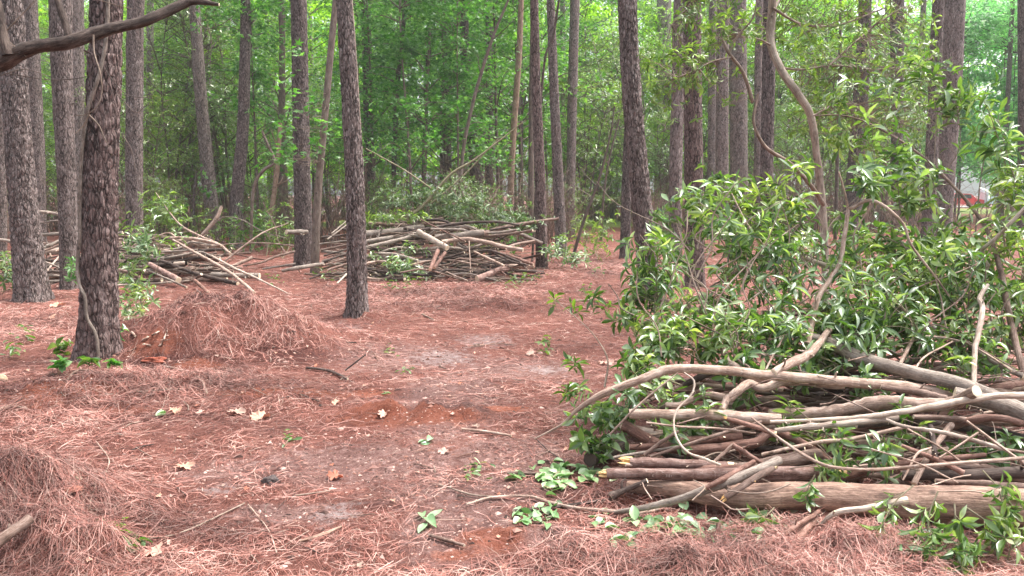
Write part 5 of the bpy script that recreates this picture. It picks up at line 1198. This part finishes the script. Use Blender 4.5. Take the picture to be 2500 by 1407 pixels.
# brighter broad-leaved clump in the heap
for k, (a, b_, lab) in enumerate([(2070, 640, 'bright broad-leaved clump right of the pale upright fork'), (2140, 590, 'bright broad-leaved clump higher right of the pale upright fork'), (2170, 650, 'bright broad-leaved clump above the white thick branch'), (1770, 480, 'small round-leaved sprout before the dark reddish pine'), (2330, 740, 'bright broad-leaved clump left of the white upright branch'), (1740, 780, 'grey-green broad-leaved clump left of the hooked twig')]):
    leafy(lab, (a + 20, b_ + 70), (a, b_ - 40), Dfg(b_) + .2, Dfg(b_) + .3, 12, group='broad-leaved clumps in the heap', L=.085, W=.022, kind='ovate', mat='bay', n=5, spread=.26)

# drooping leaves in front at lower right and in the pile
for k, (base, tip, D0, D1, lab, nt, hang) in enumerate([
    ((2230, 1185), (2150, 1290), 3.68, 3.55, 'drooping wilted leaf bunch over the debarked log, leftmost at lower right', 8, .6),
    ((2290, 1200), (2260, 1330), 3.64, 3.5, 'large drooping leaf bunch over the debarked log, middle one at lower right', 11, .6),
    ((2330, 1230), (2350, 1340), 3.6, 3.45, 'drooping leaf bunch reaching the straw at lower right', 11, .5),
    ((2360, 1240), (2430, 1290), 3.6, 3.5, 'leaf bunch lying against the debarked log near the right edge', 8, .5),
    ((2200, 1330), (2320, 1375), 3.5, 3.4, 'leaf bunch lying on the straw at the bottom right', 9, .4),
    ((2400, 1150), (2450, 1190), 3.85, 3.7, 'leaf rosette hanging over the right part of the debarked log', 4, .5),
    ((2440, 1200), (2470, 1260), 3.66, 3.6, 'pale leaf rosette near the right edge on the debarked log', 4, .5),
    ((1990, 1160), (1970, 1225), 3.8, 3.76, 'small wilted sprig hanging on the debarked log left of centre', 4, .6),
    ((2110, 1150), (2060, 1060), 4.25, 4.3, 'dark green sprig growing out of the heart of the near pile', 9, .1),
    ((2130, 1160), (2150, 1110), 4.15, 4.2, 'second dark green sprig in the heart of the near pile', 9, .2),
    ((2080, 1120), (2040, 1150), 4.15, 4.1, 'low dark green sprig behind the bent front rod', 7, .3),
    ((2460, 1370), (2480, 1330), 3.45, 3.45, 'tiny upright sprig at the lower right corner', 3, .1),
    ((1890, 1240), (1850, 1280), 3.85, 3.8, 'flattened green sprig beneath the debarked log', 6, .3)]):
    leafy(lab, base, tip, D0, D1, nt, group='leaf bunches on the near pile', L=.075, W=.0115, n=7, spread=.13, hang=hang, r=.004)
# sprigs hanging left of the arching branch
for k, (base, tip, D0, D1, lab, nt) in enumerate([
    ((1500, 960), (1420, 1010), 4.7, 4.75, 'light green sprig beneath the thin end of the arching branch', 6),
    ((1470, 1000), (1400, 960), 4.8, 4.85, 'light green sprig left of the arching branch bend', 5),
    ((1560, 990), (1490, 1040), 4.7, 4.7, 'green sprig under the arching branch beside the smooth brown log', 8),
    ((1560, 1060), (1450, 1080), 4.6, 4.6, 'broad leafy sprig above the dark end-on log', 8),
    ((1600, 940), (1530, 900), 4.9, 5.0, 'sprig poking left over the arching branch', 6),
    ((1530, 1110), (1420, 1070), 4.55, 4.6, 'drooping sprig covering the dark end-on log', 8)]):
    leafy(lab, base, tip, D0, D1, nt, group='sprigs at the left of the near pile', L=.075, W=.018 if k in (3, 5) else .012, kind='ovate' if k in (3, 5) else 'lance', n=6, spread=.13, hang=.15, r=.0035)
# thin dry twig with small leaf tufts
A = [(1476, 946), (1483, 876), (1448, 816), (1400, 770), (1352, 730)]
stick('thin upright dry twig left of the leafy heap with yellowish leaf tufts nearby', 'twig', (5, 4, 3, 2.5, 2), A, D=[5.6, 5.8, 6.1, 6.4, 6.6])
for k, (a, b_, lab) in enumerate([(1450, 725, 'topmost yellow-green leaf tuft left of the leafy heap'), (1400, 755, 'yellow-green leaf tuft left of the topmost tuft'), (1475, 755, 'yellow-green leaf tuft beneath the topmost tuft'), (1525, 795, 'yellow-green leaf tuft touching the leafy heap'), (1355, 735, 'smallest dim leaf tuft farthest from the leafy heap'),
                               (1400, 885, 'sparse leaf tuft low left of the leafy heap'), (1540, 870, 'leaf tuft beside the dry twig'), (1385, 955, 'leaf tuft above the thin tip of the arching branch')]):
    leafy(lab, (a + 5, b_ + 22), (a, b_ - 5), 6.2 if b_ < 800 else 5.4, 6.25 if b_ < 800 else 5.4, 2, group='small leaf tufts left of the heap', L=.085, W=.013, n=6, spread=.08, r=.002, mat='bay_far', name='leaf_tuft', cat='sprig')

# green leaves strewn on the ground
def strew(label, cx, cy, rx, ry, n, L, W, kind='ovate', mat='oak', name='fallen_leaves', cat='leaves', stem=True, lift=.02, whl=False):
    c = ground(cx, cy); root = empty(name, c); tag(root, label, cat, 'green leaves lying on the ground')
    mb = MB(); B = []
    for _ in range(n):
        g_ = ground(cx + rng.normal(0, rx * .5), cy + rng.normal(0, ry * .5)); g_[2] += rng.uniform(.006, lift); B.append(g_)
    B = np.array(B); d = rand_dir(n); d[:, 2] = rng.uniform(-.1, .35, n); up = rng.normal(0, .35, (n, 3)); up[:, 2] += 1
    q = rng.uniform(.7, 1.2, n); leaves(mb, B, d, up, L * q, W * q, kind)
    v = mb.v[0]; v[:, 2] = np.maximum(v[:, 2], gh(v[:, 0], v[:, 1]) + .004)
    mb.build('leaves', LF[mat], root, c)
    if stem:
        ms = MB(); p = catmull([B[0], B[n // 2] * .5 + c * .5, B[-1]], 5); p[:, 2] = gh(p[:, 0], p[:, 1]) + .008; tube(ms, p, .002, 5); ms.build('stem', M['gtwig'], root, c)
strew('pale green leafy twig flat on the ground left of the near pile', 1370, 1170, 110, 34, 64, .072, .024)
strew('leaf cluster lying at the thin wavy branch left of the near pile', 1310, 1262, 50, 22, 30, .068, .021)
strew('row of silvery green leaves below the debarked log, left part', 1610, 1290, 130, 26, 46, .07, .023)
strew('row of silvery green leaves below the debarked log, right part', 1790, 1300, 140, 24, 54, .07, .023)
strew('silvery green leaves below the white torn stub', 1860, 1290, 60, 40, 22, .075, .025)
strew('few pale green leaves pointing left in the straw', 1520, 1325, 36, 12, 6, .08, .022)
strew('grey-green leaves lying at the bottom right straw', 2230, 1345, 70, 22, 16, .085, .026)
strew('small green sprig in the middle of the clearing', 1155, 1152, 34, 20, 16, .06, .011, 'lance', 'bay')
strew('small green sprig right of the large dry leaf', 707, 1077, 24, 14, 12, .055, .010, 'lance', 'bay')
strew('pair of green leaves in the centre foreground', 1042, 1277, 26, 10, 4, .085, .02)
strew('yellow-green sprig in the lower left foreground', 290, 1290, 34, 20, 14, .055, .012, 'lance', 'lime')
strew('bright green sprig beneath the yellow-green sprig', 325, 1330, 30, 22, 18, .06, .013, 'lance', 'bay')
strew('two silvery leaves left of the small centre sprig', 1036, 1085, 16, 6, 3, .07, .02)
strew('single green leaf in the left foreground', 405, 1012, 8, 5, 2, .08, .022)
strew('little green sprig right of the straw mound', 990, 905, 16, 12, 9, .06, .011, 'lance', 'bay')
strew('pale sprig right of the lone pine', 955, 858, 24, 14, 12, .06, .012, 'lance', 'bay_far')
strew('silvery leaf pair in the straw below the near pile', 1462, 1275, 14, 10, 3, .07, .022)
strew('small dark green sprig beside the red leaf', 940, 965, 8, 6, 4, .05, .012)
for k, (a, b_) in enumerate([(960, 712), (1010, 700), (1270, 690), (1300, 690), (785, 682), (912, 680), (670, 688), (1460, 665), (1250, 700), (1430, 720), (60, 830), (40, 870), (1330, 860)]):
    strew('small light green tuft of weeds on the straw before the brush piles', a, b_, 22, 10, 16, .09, .018, 'lance', 'bay_far', 'weed_tuft', 'weeds', False, .16)

# broad-leaved seedlings at the foot of the thickest pine
for k, (a, b_, lab) in enumerate([(140, 905, 'bright seedling with broad leaves left of the thickest pine'), (222, 905, 'small seedling directly before the thickest pine'), (276, 900, 'seedling with two bright leaves at the right front of the thickest pine'), (158, 860, 'pale-topped seedling behind the bright seedling'), (292, 820, 'leafy shoot clinging to the right side of the thickest pine')]):
    g_ = ground(a, b_ + 12); D0 = g_[1] if k < 4 else 7.9
    leafy(lab, (a, b_ + 12), (a + rng.normal(0, 5), b_ - 18), D0, D0, 4 if k in (0, 3) else 2, group='seedlings at the foot of the thickest pine', L=.085, W=.032, kind='ovate', mat='star' if k in (0, 2) else 'bay', n=4, spread=.09, r=.0025, name='seedling', cat='seedling')

# bushy green plants right of the thickest pine
def bush(label, spots, Dr, n, L, W, mat='bay', kind='lance', base=None, k=8, group=None, name='green_shrub'):
    b = ground(*base); root = empty(name, b); tag(root, label, 'shrub', group)
    T = np.array([at(rng.normal(a, rx), rng.normal(c, ry), rng.uniform(*Dr)) for (a, c, rx, ry) in spots for _ in range(n)])
    T[:, 2] = np.maximum(T[:, 2], gh(T[:, 0], T[:, 1]) + .05)
    ms = MB(); st = []
    for (a, c, rx, ry) in spots:
        q = at(a, c + ry, np.mean(Dr)); p = catmull([b, (b + q) / 2 + rng.normal(0, .06, 3), q], 6); tube(ms, p, np.linspace(.009, .004, len(p)), 6); st.append(p)
    ax = branchlets(ms, st, T, .0025); ms.build('stem', M['gtwig'], root, b)
    ml = MB(); ax[:, 2] += .4; whorls(ml, T, ax, k, L, W, kind, (30, 85)); ml.build('leaves', LF[mat], root, b)
bush('lush bright green shrub right of the thickest pine before the left brush pile', [(330, 560, 34, 22), (390, 590, 32, 18), (340, 610, 30, 14), (310, 640, 24, 20), (330, 690, 26, 14)], (12.2, 13.2), 15, .12, .018, 'bay', base=(330, 715))
bush('paler green shrub behind the lush shrub in the left brush pile', [(420, 540, 26, 18), (400, 500, 24, 16), (370, 520, 22, 20)], (15.8, 16.6), 22, .12, .018, 'bay_far', base=(410, 640))
bush('small green shrub at the right foot of the lush shrub', [(310, 730, 18, 22), (345, 720, 20, 14), (318, 760, 14, 12)], (9.6, 10.2), 12, .085, .014, 'bay', base=(318, 775))
bush('little green sprout between the left-edge pines', [(180, 665, 8, 16)], (12.5, 12.9), 10, .10, .018, 'star', base=(182, 705))
bush('leafy evergreen tops crowning the centre brush pile at left', [(960, 500, 50, 14), (1010, 480, 40, 16)], (16.9, 17.6), 40, .13, .018, 'dull', base=(985, 600))
bush('leafy evergreen tops crowning the centre brush pile in the middle', [(1080, 480, 46, 16), (1130, 505, 40, 14)], (16.9, 17.8), 50, .13, .018, 'dull', base=(1100, 600))
bush('leafy evergreen tops crowning the centre brush pile at right', [(1210, 510, 40, 16), (1260, 530, 34, 14)], (17.2, 18.), 40, .12, .017, 'dull', base=(1230, 610))
bush('cut leafy cuttings heaped on the left top of the centre brush pile', [(930, 535, 34, 8), (990, 528, 40, 8)], (16.4, 16.9), 26, .12, .018, 'bay_far', base=(960, 600))
bush('cut leafy cuttings heaped on the right top of the centre brush pile', [(1150, 525, 44, 9), (1230, 535, 40, 8), (1280, 550, 20, 10)], (16.4, 17.0), 26, .12, .018, 'dull', base=(1200, 600))
bush('olive shrub hanging out of the front of the centre brush pile', [(990, 650, 18, 12), (1020, 665, 22, 9), (960, 640, 12, 10)], (15.0, 15.4), 16, .12, .016, 'bay', base=(1000, 676))
bush('small green sprigs inside the left part of the centre brush pile', [(905, 628, 14, 8), (1010, 610, 20, 10)], (15.6, 15.9), 12, .10, .016, 'bay', base=(920, 668))
bush('green shrub at the foot of the two slender pines', [(1355, 605, 16, 18), (1400, 630, 22, 10)], (16.6, 17.4), 22, .12, .017, 'bay', base=(1370, 645))
bush('olive shrub low at the left edge of the view', [(10, 690, 20, 20), (15, 650, 16, 16)], (12.5, 13.5), 16, .11, .017, 'bay_far', base=(10, 715))
for k in range(16):
    a = [430, 480, 560, 610, 650, 690, 940, 1060, 1150, 1240, 1420, 1460, 1600, 1900, 2020, 1740][k]; D0 = rng.uniform(19, 25)
    x = (a - 1250) / F * D0; py0 = 470 + 1.6 / D0 * F
    bush('low leafy undergrowth clump beyond the brush piles', [(a, py0 - 45, 26, 18), (a + 14, py0 - 85, 24, 18)], (D0, D0 + 1.2), 22, .13, .02, 'star' if k % 3 == 0 else 'bay_far', base=(a, py0), k=7, group='undergrowth clumps beyond the brush piles')

# star-leaved spray in front of the dark straight pine
sb = at(768, 668, 14.6)
root = empty('sweetgum_sapling', ground(768, 668)); tag(root, 'smooth slender tree leaning right beside the dark straight pine, star leaves on its low twigs', 'tree')
gp = ground(768, 668); D0 = gp[1]
pp = [gp - [0, 0, .03]] + [at(a, b_, D0) for a, b_ in [(772, 560), (778, 450), (788, 340), (798, 230), (810, 100), (820, 0), (832, -120)]]
pp.append(pp[-1] + (pp[-1] - pp[-2]) * 4)
rr_ = [.088, .078, .07, .068, .066, .062, .06, .055, .03]
trunk_mesh(pp, rr_, 1, M['sap'], root, .12, 5, False)
ms = MB(); T = []
for (a, b_, rx, ry, n) in [(740, 280, 34, 26, 16), (760, 245, 16, 16, 6), (700, 370, 26, 14, 14), (760, 360, 30, 16, 14), (820, 310, 20, 14, 9), (730, 130, 12, 10, 5), (690, 400, 16, 12, 6), (850, 270, 30, 20, 8), (715, 200, 14, 10, 4)]:
    for _ in range(n): T.append(at(rng.normal(a, rx), rng.normal(b_, ry), D0 - rng.uniform(.3, .7)))
T = np.array(T); ax = branchlets(ms, [catmull(pp, 4)], T, .0025, maxn=34); ms.build('twigs', M['twig'], root, gp)
ml = MB(); n = 2; b = np.repeat(T, n, 0) + rng.normal(0, .05, (len(T) * n, 3)); d = np.repeat(ax, n, 0) + rng.normal(0, .6, (len(b), 3)); up = rng.normal(0, .4, (len(b), 3)); up[:, 2] += 1
q = rng.uniform(.8, 1.3, len(b)); leaves(ml, b, d, up, .155 * q, .09 * q, 'star'); ml.build('leaves', LF['star'], root, gp)
# split pale strip along the lone pine top
mb = MB(); c = catmull([on_tree(a, b_, 13, -.005) for a, b_ in [(893, 325), (885, 250), (884, 150), (876, 60), (866, 0)]], 5); tube(mb, c, np.linspace(.004, .009, len(c)), 6, .1, 2)
tag(mb.build('climbing_vine', M['white'], None, c[0]), 'pale thin vine stem running up the right side of the lone pine', 'vine')

# leaning thin saplings in the background
def lean(label, pts, w, mat, D, side=0, name='sapling_tree'):
    p3 = [at(a, b_, D) for a, b_ in pts]; p3[0][2] = float(gh(p3[0][0], D)) - .02
    if pts[-1][1] < 20: p3.append(p3[-1] + (p3[-1] - p3[-2]) * 1.5); w = list(w) + [w[-1] * .6]
    root = empty(name, p3[0]); tag(root, label, 'tree', 'thin saplings in the wood')
    mb = MB(); c = catmull(p3, 7); wid = np.interp(np.linspace(0, 1, len(c)), np.linspace(0, 1, len(w)), w) / 2 / F * D
    tube(mb, c, wid, 10, .1, int(D)); mb.build('trunk', M[mat], root, p3[0])
    for k in range(6):
        i = rng.integers(len(c) // 3, len(c)); e = c[i] + np.array([rng.normal(0, .5), rng.normal(0, .4), rng.uniform(.2, .8)]); ms = MB()
        tube(ms, catmull([c[i], (c[i] + e) / 2 + [0, 0, -.05], e], 4), np.linspace(wid[i] * .4, .003, 9), 5); ms.build('branch', M[mat], root, c[i])
lean('thin smooth sapling leaning right behind the centre brush pile', [(1118, 520), (1127, 400), (1155, 250), (1200, 100), (1241, 0)], (10, 9, 8, 6), 'sap', 24.)
lean('thin greenish stem leaning right between the slender pines and the big leaning pine', [(1392, 610), (1425, 540), (1462, 440), (1490, 330), (1500, 260)], (9, 7, 5, 3), 'sap', 18.)
lean('second thin grey stem upright between the slender pines and the big leaning pine', [(1468, 573), (1472, 500), (1485, 400), (1512, 290)], (6, 5, 4), 'sap', 28.)
lean('dark rod leaning right behind the farther slender pine', [(1300, 300), (1325, 190), (1350, 90), (1365, 0)], (6, 6, 6), 'dark', 19.)
lean('pale leaning trunk left of the dark straight pine', [(650, 560), (668, 480), (678, 400), (684, 300)], (14, 12, 10), 'sap_tan', 24.)
lean('crooked bare grey sapling behind the left brush pile', [(610, 560), (618, 470), (640, 420), (670, 395), (652, 350), (640, 320)], (8, 8, 8, 6, 6), 'sap', 22.)
lean('thin dark stem in the thicket right of the slender left-leaning pine', [(470, 560), (474, 480), (480, 420)], (7, 6, 4), 'pine_dark', 24.)
lean('pale thin stem left of the dark pine that leans right of the curved sapling', [(2040, 560), (2044, 400), (2050, 200), (2052, 0)], (9, 8, 7), 'sap', 28.)
lean('tan thin stem beneath the slim dark far pine', [(2105, 580), (2125, 480), (2140, 380)], (7, 6, 5), 'sap_tan', 26.)
lean('dim tan stub-like trunk right of the pine leaning over the leafy heap', [(2160, 555), (2160, 480), (2158, 400)], (18, 16, 14), 'sap_tan', 38.)

# big dark limb at upper left, of a tree standing just outside the view
Dl = 5.2
root = empty('overhanging_tree', (at(-330, 500, Dl)[0], Dl, float(gh(at(-330, 500, Dl)[0], Dl)) - .03)); tag(root, 'dark bare limb reaching in from a tree beyond the upper left edge', 'tree')
b0 = np.array(root.location)
trunk_mesh([b0, b0 + [.05, 0, 1.2], b0 + [.1, 0, 2.6], b0 + [.1, .1, 6]], [.13, .12, .11, .08], 1, M['pine_dark'], root, .3, 8, True)
mb = MB(); lp = [(b0 + [.05, 0, 1.9])] + [at(a, b_, d) for a, b_, d in [(-120, 190, 5.2), (0, 148, 5.2), (70, 118, 5.2), (165, 104, 5.2), (230, 82, 5.25), (300, 64, 5.3), (350, 53, 5.3), (400, 32, 5.35), (450, 10, 5.4), (480, 4, 5.4), (535, 12, 5.4)]]
c = catmull(lp, 7); tube(mb, c, np.interp(np.linspace(0, 1, len(c)), [0, .25, .5, .8, .93, 1], [.07, .042, .034, .028, .019, .011]), 20, .24, 5, 0, 1)
o = mb.build('limb', [M['limb'], M['wood']], root, lp[0])
mb = MB(); c = catmull([at(a, b_, 5.2) for a, b_ in [(170, 100), (163, 70), (152, 35), (140, 0), (120, -60)]], 6); tube(mb, c, np.linspace(.024, .018, len(c)), 12, .2, 6); mb.build('side_limb', M['limb'], root, c[0])
mb = MB(); c = catmull([at(a, b_, 5.15) for a, b_ in [(20, 135), (10, 100), (0, 50), (-15, -20)]], 6); tube(mb, c, np.linspace(.035, .026, len(c)), 12, .14, 7); mb.build('side_limb', M['limb'], root, c[0])
for k, pts in enumerate([[(228, 85), (230, 130), (245, 180), (248, 230), (235, 262), (210, 280), (184, 282)], [(218, 278), (205, 305), (184, 326)], [(216, 280), (240, 305), (252, 330), (266, 360)], [(0, 92), (40, 50), (88, 0)], [(0, 80), (20, 100), (65, 140)],
                         [(242, 0), (280, 12), (322, 22)], [(285, 230), (300, 245), (330, 275), (352, 262), (366, 250)], [(256, 170), (290, 215), (320, 235), (376, 240)], [(300, 330), (322, 370), (330, 415)], [(470, 30), (500, 70), (540, 60), (570, 40)], [(505, 60), (516, 100), (512, 160)], [(20, 180), (120, 195), (200, 190), (235, 170)], [(0, 185), (60, 170), (130, 190)]]):
    mb = MB(); c = catmull([at(a, b_, 5.1 + .02 * k) for a, b_ in pts], 6); tube(mb, c, np.linspace(.0055 if k < 5 else .003, .002, len(c)), 6, .1, k); mb.build('twig', M['twig' if k < 6 else 'sap'], root, c[0])

# ---------------------------------------------------------------- dry leaves, stones, bark chunks
def dry_leaf(label, px, py, size, mat='dry', group='dry brown leaves on the ground'):
    g_ = ground(px, py); s = size / 2 / F * g_[1] * .85
    k = 7; th = np.linspace(0, 2 * np.pi, k * 6, endpoint=False)
    lob = .62 + .38 * np.abs(np.cos(th * k / 2)) ** 1.5 * (1 if rng.random() > .2 else .3); lob = lob * rng.uniform(.85, 1.1, len(th))
    a = rng.uniform(0, 6.28); V = [[0, 0, 0]]; rings = (.35, .7, 1.)
    for q in rings:
        rr = s * q * (1 + (lob - 1) * q); x = rr * np.cos(th) * 1.2; y = rr * np.sin(th) * .85
        z = s * (.20 * q * q * np.sin(th * 2 + a) + .14 * q * q * np.sin(th * 3 + 2 * a) + .12 * q + .10 * q * np.sin(th * 11 + a))
        V += list(np.stack([x, y, z], -1))
    V = np.array(V); ca, sa = math.cos(a), math.sin(a); V[:, :2] = V[:, :2] @ np.array([[ca, sa], [-sa, ca]])
    tx = rng.normal(-.2, .12); V[:, 2] += V[:, 1] * abs(tx); V[:, 2] -= V[:, 2].min() * .6
    V = V + g_ + [0, 0, .008]; V[:, 2] = np.maximum(V[:, 2], gh(V[:, 0], V[:, 1]) + .003)
    n = len(th); mb = MB(); f3 = [[0, 1 + i, 1 + (i + 1) % n] for i in range(n)]; f4 = []
    for r_ in range(2):
        for i in range(n): f4.append([1 + r_ * n + i, 1 + (r_ + 1) * n + i, 1 + (r_ + 1) * n + (i + 1) % n, 1 + r_ * n + (i + 1) % n])
    mb.add(V, f3); mb.f.append(np.array(f4)); mb.m.append(0)
    tag(mb.build('dry_leaf', LF[mat], None, g_), label, 'leaf', group)
for a, b_, s, lab, mt in [(635, 1026, 70, 'largest pale dry leaf, in the left half of the clearing', 'dry'), (577, 1012, 50, 'pale dry leaf just left of the largest dry leaf', 'dry'), (430, 1010, 44, 'pale dry leaf beside a green leaf, farther left of the largest one', 'dry'),
                      (450, 1146, 50, 'flat pale dry leaf in the left foreground', 'dry'), (202, 1068, 34, 'curled dry leaf at the left', 'dry'), (818, 1170, 54, 'curled red-brown leaf beside the dark earth clod', 'dryred'), (1085, 1108, 42, 'orange-pink curled leaf above the small centre sprig', 'dry'),
                      (936, 1016, 42, 'ragged pale leaf right of the largest dry leaf', 'dry'), (372, 1358, 60, 'dry leaf beneath the bright green sprig at lower left', 'dry'), (872, 1388, 36, 'curled pale leaf at the bottom centre', 'dry'), (1296, 868, 34, 'pale dry leaf right of the sandy patch', 'dry'),
                      (1480, 893, 46, 'light dry leaf near the dry twig', 'dry'), (1228, 1392, 28, 'small white dry leaf at the bottom', 'dry'), (1802, 1292, 48, 'crumpled pinkish leaf among silvery green leaves below the debarked log', 'dry'), (2490, 1312, 50, 'dry leaf at the lower right edge', 'dry'), (2410, 1345, 44, 'dry leaf under the tiny upright sprig', 'dry'),
                      (490, 1012, 26, 'small curled leaf between the larger dry leaves', 'dry'), (120, 780, 34, 'pale dry leaf left of the thickest pine', 'dry'), (140, 750, 40, 'pale dry leaf beside the left-edge leaning pine', 'dry'), (820, 988, 26, 'tiny pale leaf on the orange clay', 'dry'), (1160, 1045, 24, 'tiny pale leaf left of the level tan stick', 'dry')]:
    dry_leaf(lab, a, b_, s, mt)
for k in range(150):
    py = 700 + 690 * rng.random() ** 1.2; px = rng.uniform(0, 1560 if py < 1230 else 2400)
    dry_leaf('little scrap of dry leaf scattered on the pine straw', px, py, rng.uniform(7, 17) * (.5 + (py - 650) / 800), 'dry' if k % 4 else 'dryred', 'scraps of dry leaf')
def rock(label, px, py, sx, sy, sz, mat, name='stone', cat='stone', rough=.3):
    g_ = ground(px, py); mb = MB(); nu, nv = 28, 16
    th = np.linspace(0, 2 * np.pi, nu, endpoint=False); ph = np.linspace(-np.pi / 2, np.pi / 2, nv)
    Pm, T = np.meshgrid(ph, th, indexing='ij'); sd = int(px) % 71
    r = 1 + rough * (fbm(np.cos(T) * np.cos(Pm) * 1.8 + sd, np.sin(T) * np.cos(Pm) * 1.8 + np.sin(Pm) * 2, 3, sd) - .5) * 2
    V = np.stack([r * np.cos(T) * np.cos(Pm) * sx, r * np.sin(T) * np.cos(Pm) * sy, r * np.sin(Pm) * sz], -1).reshape(-1, 3) + g_ + [0, 0, sz * .35]
    i = np.arange(nv - 1)[:, None]; j = np.arange(nu)[None]; j2 = (j + 1) % nu
    mb.add(V, np.stack([i * nu + j, i * nu + j2, (i + 1) * nu + j2, (i + 1) * nu + j], -1).reshape(-1, 4), 0, V[:, :2])
    tag(mb.build(name, mat, None, g_), label, cat)
def earth(name, c0, c1):
    m, nt, b, out = newmat(name); tc = nd(nt, 'TexCoord'); n = noise(nt, tc.outputs['Object'], 60, 6, .7)
    nt.links.new(ramp(nt, n, [(.35, c0), (.65, c1)]), b.inputs['Base Color']); b.inputs['Roughness'].default_value = .9; bump(nt, n, b, .8, .01); return m
rock('grey rounded stone half buried at the left', 92, 1137, .048, .035, .022, earth('grey_stone', (.10, .085, .085), (.22, .19, .19)), rough=.15)
rock('red flat piece of bark beneath the grey stone', 160, 1198, .085, .04, .016, earth('red_bark_piece', (.13, .045, .03), (.28, .11, .075)), 'bark_piece', 'bark')
rock('red clay lump below the thickest pine', 378, 884, .11, .06, .03, earth('red_clay_lump', (.16, .035, .02), (.33, .09, .05)), 'clay_lump', 'clay lump', .75)
rock('dark crumbly earth clod in the centre foreground', 660, 1182, .045, .035, .035, earth('dark_earth', (.03, .022, .022), (.11, .085, .08)), 'earth_clod', 'clod', .6)
rock('red bark piece lying at the left above the grey stone', 60, 1118, .05, .03, .02, earth('red_bark_two', (.16, .05, .03), (.30, .12, .08)), 'bark_piece', 'bark')
rock('tan round stone at the far left', 4, 930, .05, .04, .04, earth('tan_stone', (.30, .19, .12), (.45, .32, .22)), rough=.15)
rock('small pale stone left of the curled twig', 190, 1172, .022, .018, .014, earth('pale_stone', (.30, .22, .15), (.42, .33, .25)), rough=.15)

hm, hnt, hb, ho = newmat('haze_air'); hnt.nodes.remove(hb)
pv = nd(hnt, 'VolumePrincipled'); pv.inputs['Density'].default_value = .0009; pv.inputs['Color'].default_value = (.86, .95, .93, 1); pv.inputs['Anisotropy'].default_value = .2
hnt.links.new(pv.outputs[0], ho.inputs['Volume'])
mb = MB(); x0, x1, y0, y1, z0, z1 = -680, 680, -6, 430, -1.3, 28
vv = [(x, y, z) for z in (z0, z1) for y in (y0, y1) for x in (x0, x1)]
mb.add(vv, [[0, 2, 3, 1], [4, 5, 7, 6], [0, 1, 5, 4], [2, 6, 7, 3], [0, 4, 6, 2], [1, 3, 7, 5]])
tag(mb.build('haze', hm, smooth=False), 'thin pale haze in the forest air', 'haze', kind='stuff')
# ---------------------------------------------------------------- light, world, camera
w = bpy.data.worlds.new('World'); SC.world = w; w.use_nodes = True
nt = w.node_tree; nt.nodes.clear()
sky = nt.nodes.new('ShaderNodeTexSky'); sky.sky_type = 'NISHITA'; sky.sun_disc = False
EL, AZ = R(66), R(70)
sky.sun_elevation = EL; sky.sun_rotation = AZ; sky.air_density = 1.0; sky.dust_density = 6.0; sky.ozone_density = .6
bg = nt.nodes.new('ShaderNodeBackground'); bg.inputs[1].default_value = .15; wo = nt.nodes.new('ShaderNodeOutputWorld')
hs = nt.nodes.new('ShaderNodeHueSaturation'); hs.inputs['Saturation'].default_value = .35; nt.links.new(sky.outputs[0], hs.inputs['Color']); nt.links.new(hs.outputs[0], bg.inputs[0]); nt.links.new(bg.outputs[0], wo.inputs[0])
L = bpy.data.lights.new('sun', 'SUN'); L.energy = 1.5; L.angle = R(16); L.color = (1, .95, .88)
so = bpy.data.objects.new('sun', L); COL.objects.link(so)
dirv = Vector((math.sin(AZ) * math.cos(EL), math.cos(AZ) * math.cos(EL), math.sin(EL)))
so.rotation_euler = (-dirv).to_track_quat('-Z', 'Y').to_euler()
cam = bpy.data.cameras.new('camera'); cam.sensor_width = 36; cam.lens = F / 2500 * 36; cam.clip_end = 1000; cam.clip_start = .05
co = bpy.data.objects.new('camera', cam); COL.objects.link(co); co.location = (0, 0, H); co.rotation_euler = (math.pi / 2 - P, 0, 0)
SC.camera = co
SC.view_settings.view_transform = 'Standard'; SC.view_settings.look = 'None'; SC.view_settings.exposure = 1.68; SC.view_settings.gamma = 1
for o in SC.objects:
    if 'label' in o and len(o['label'].replace('-', ' ').split()) > 16: print('LONG', o.name, o['label'])
SC.cycles.max_bounces = 6; SC.cycles.diffuse_bounces = 4; SC.cycles.glossy_bounces = 2; SC.cycles.transmission_bounces = 4; SC.cycles.transparent_max_bounces = 4
for o in SC.objects:
    if 'D' in o: del o['D']
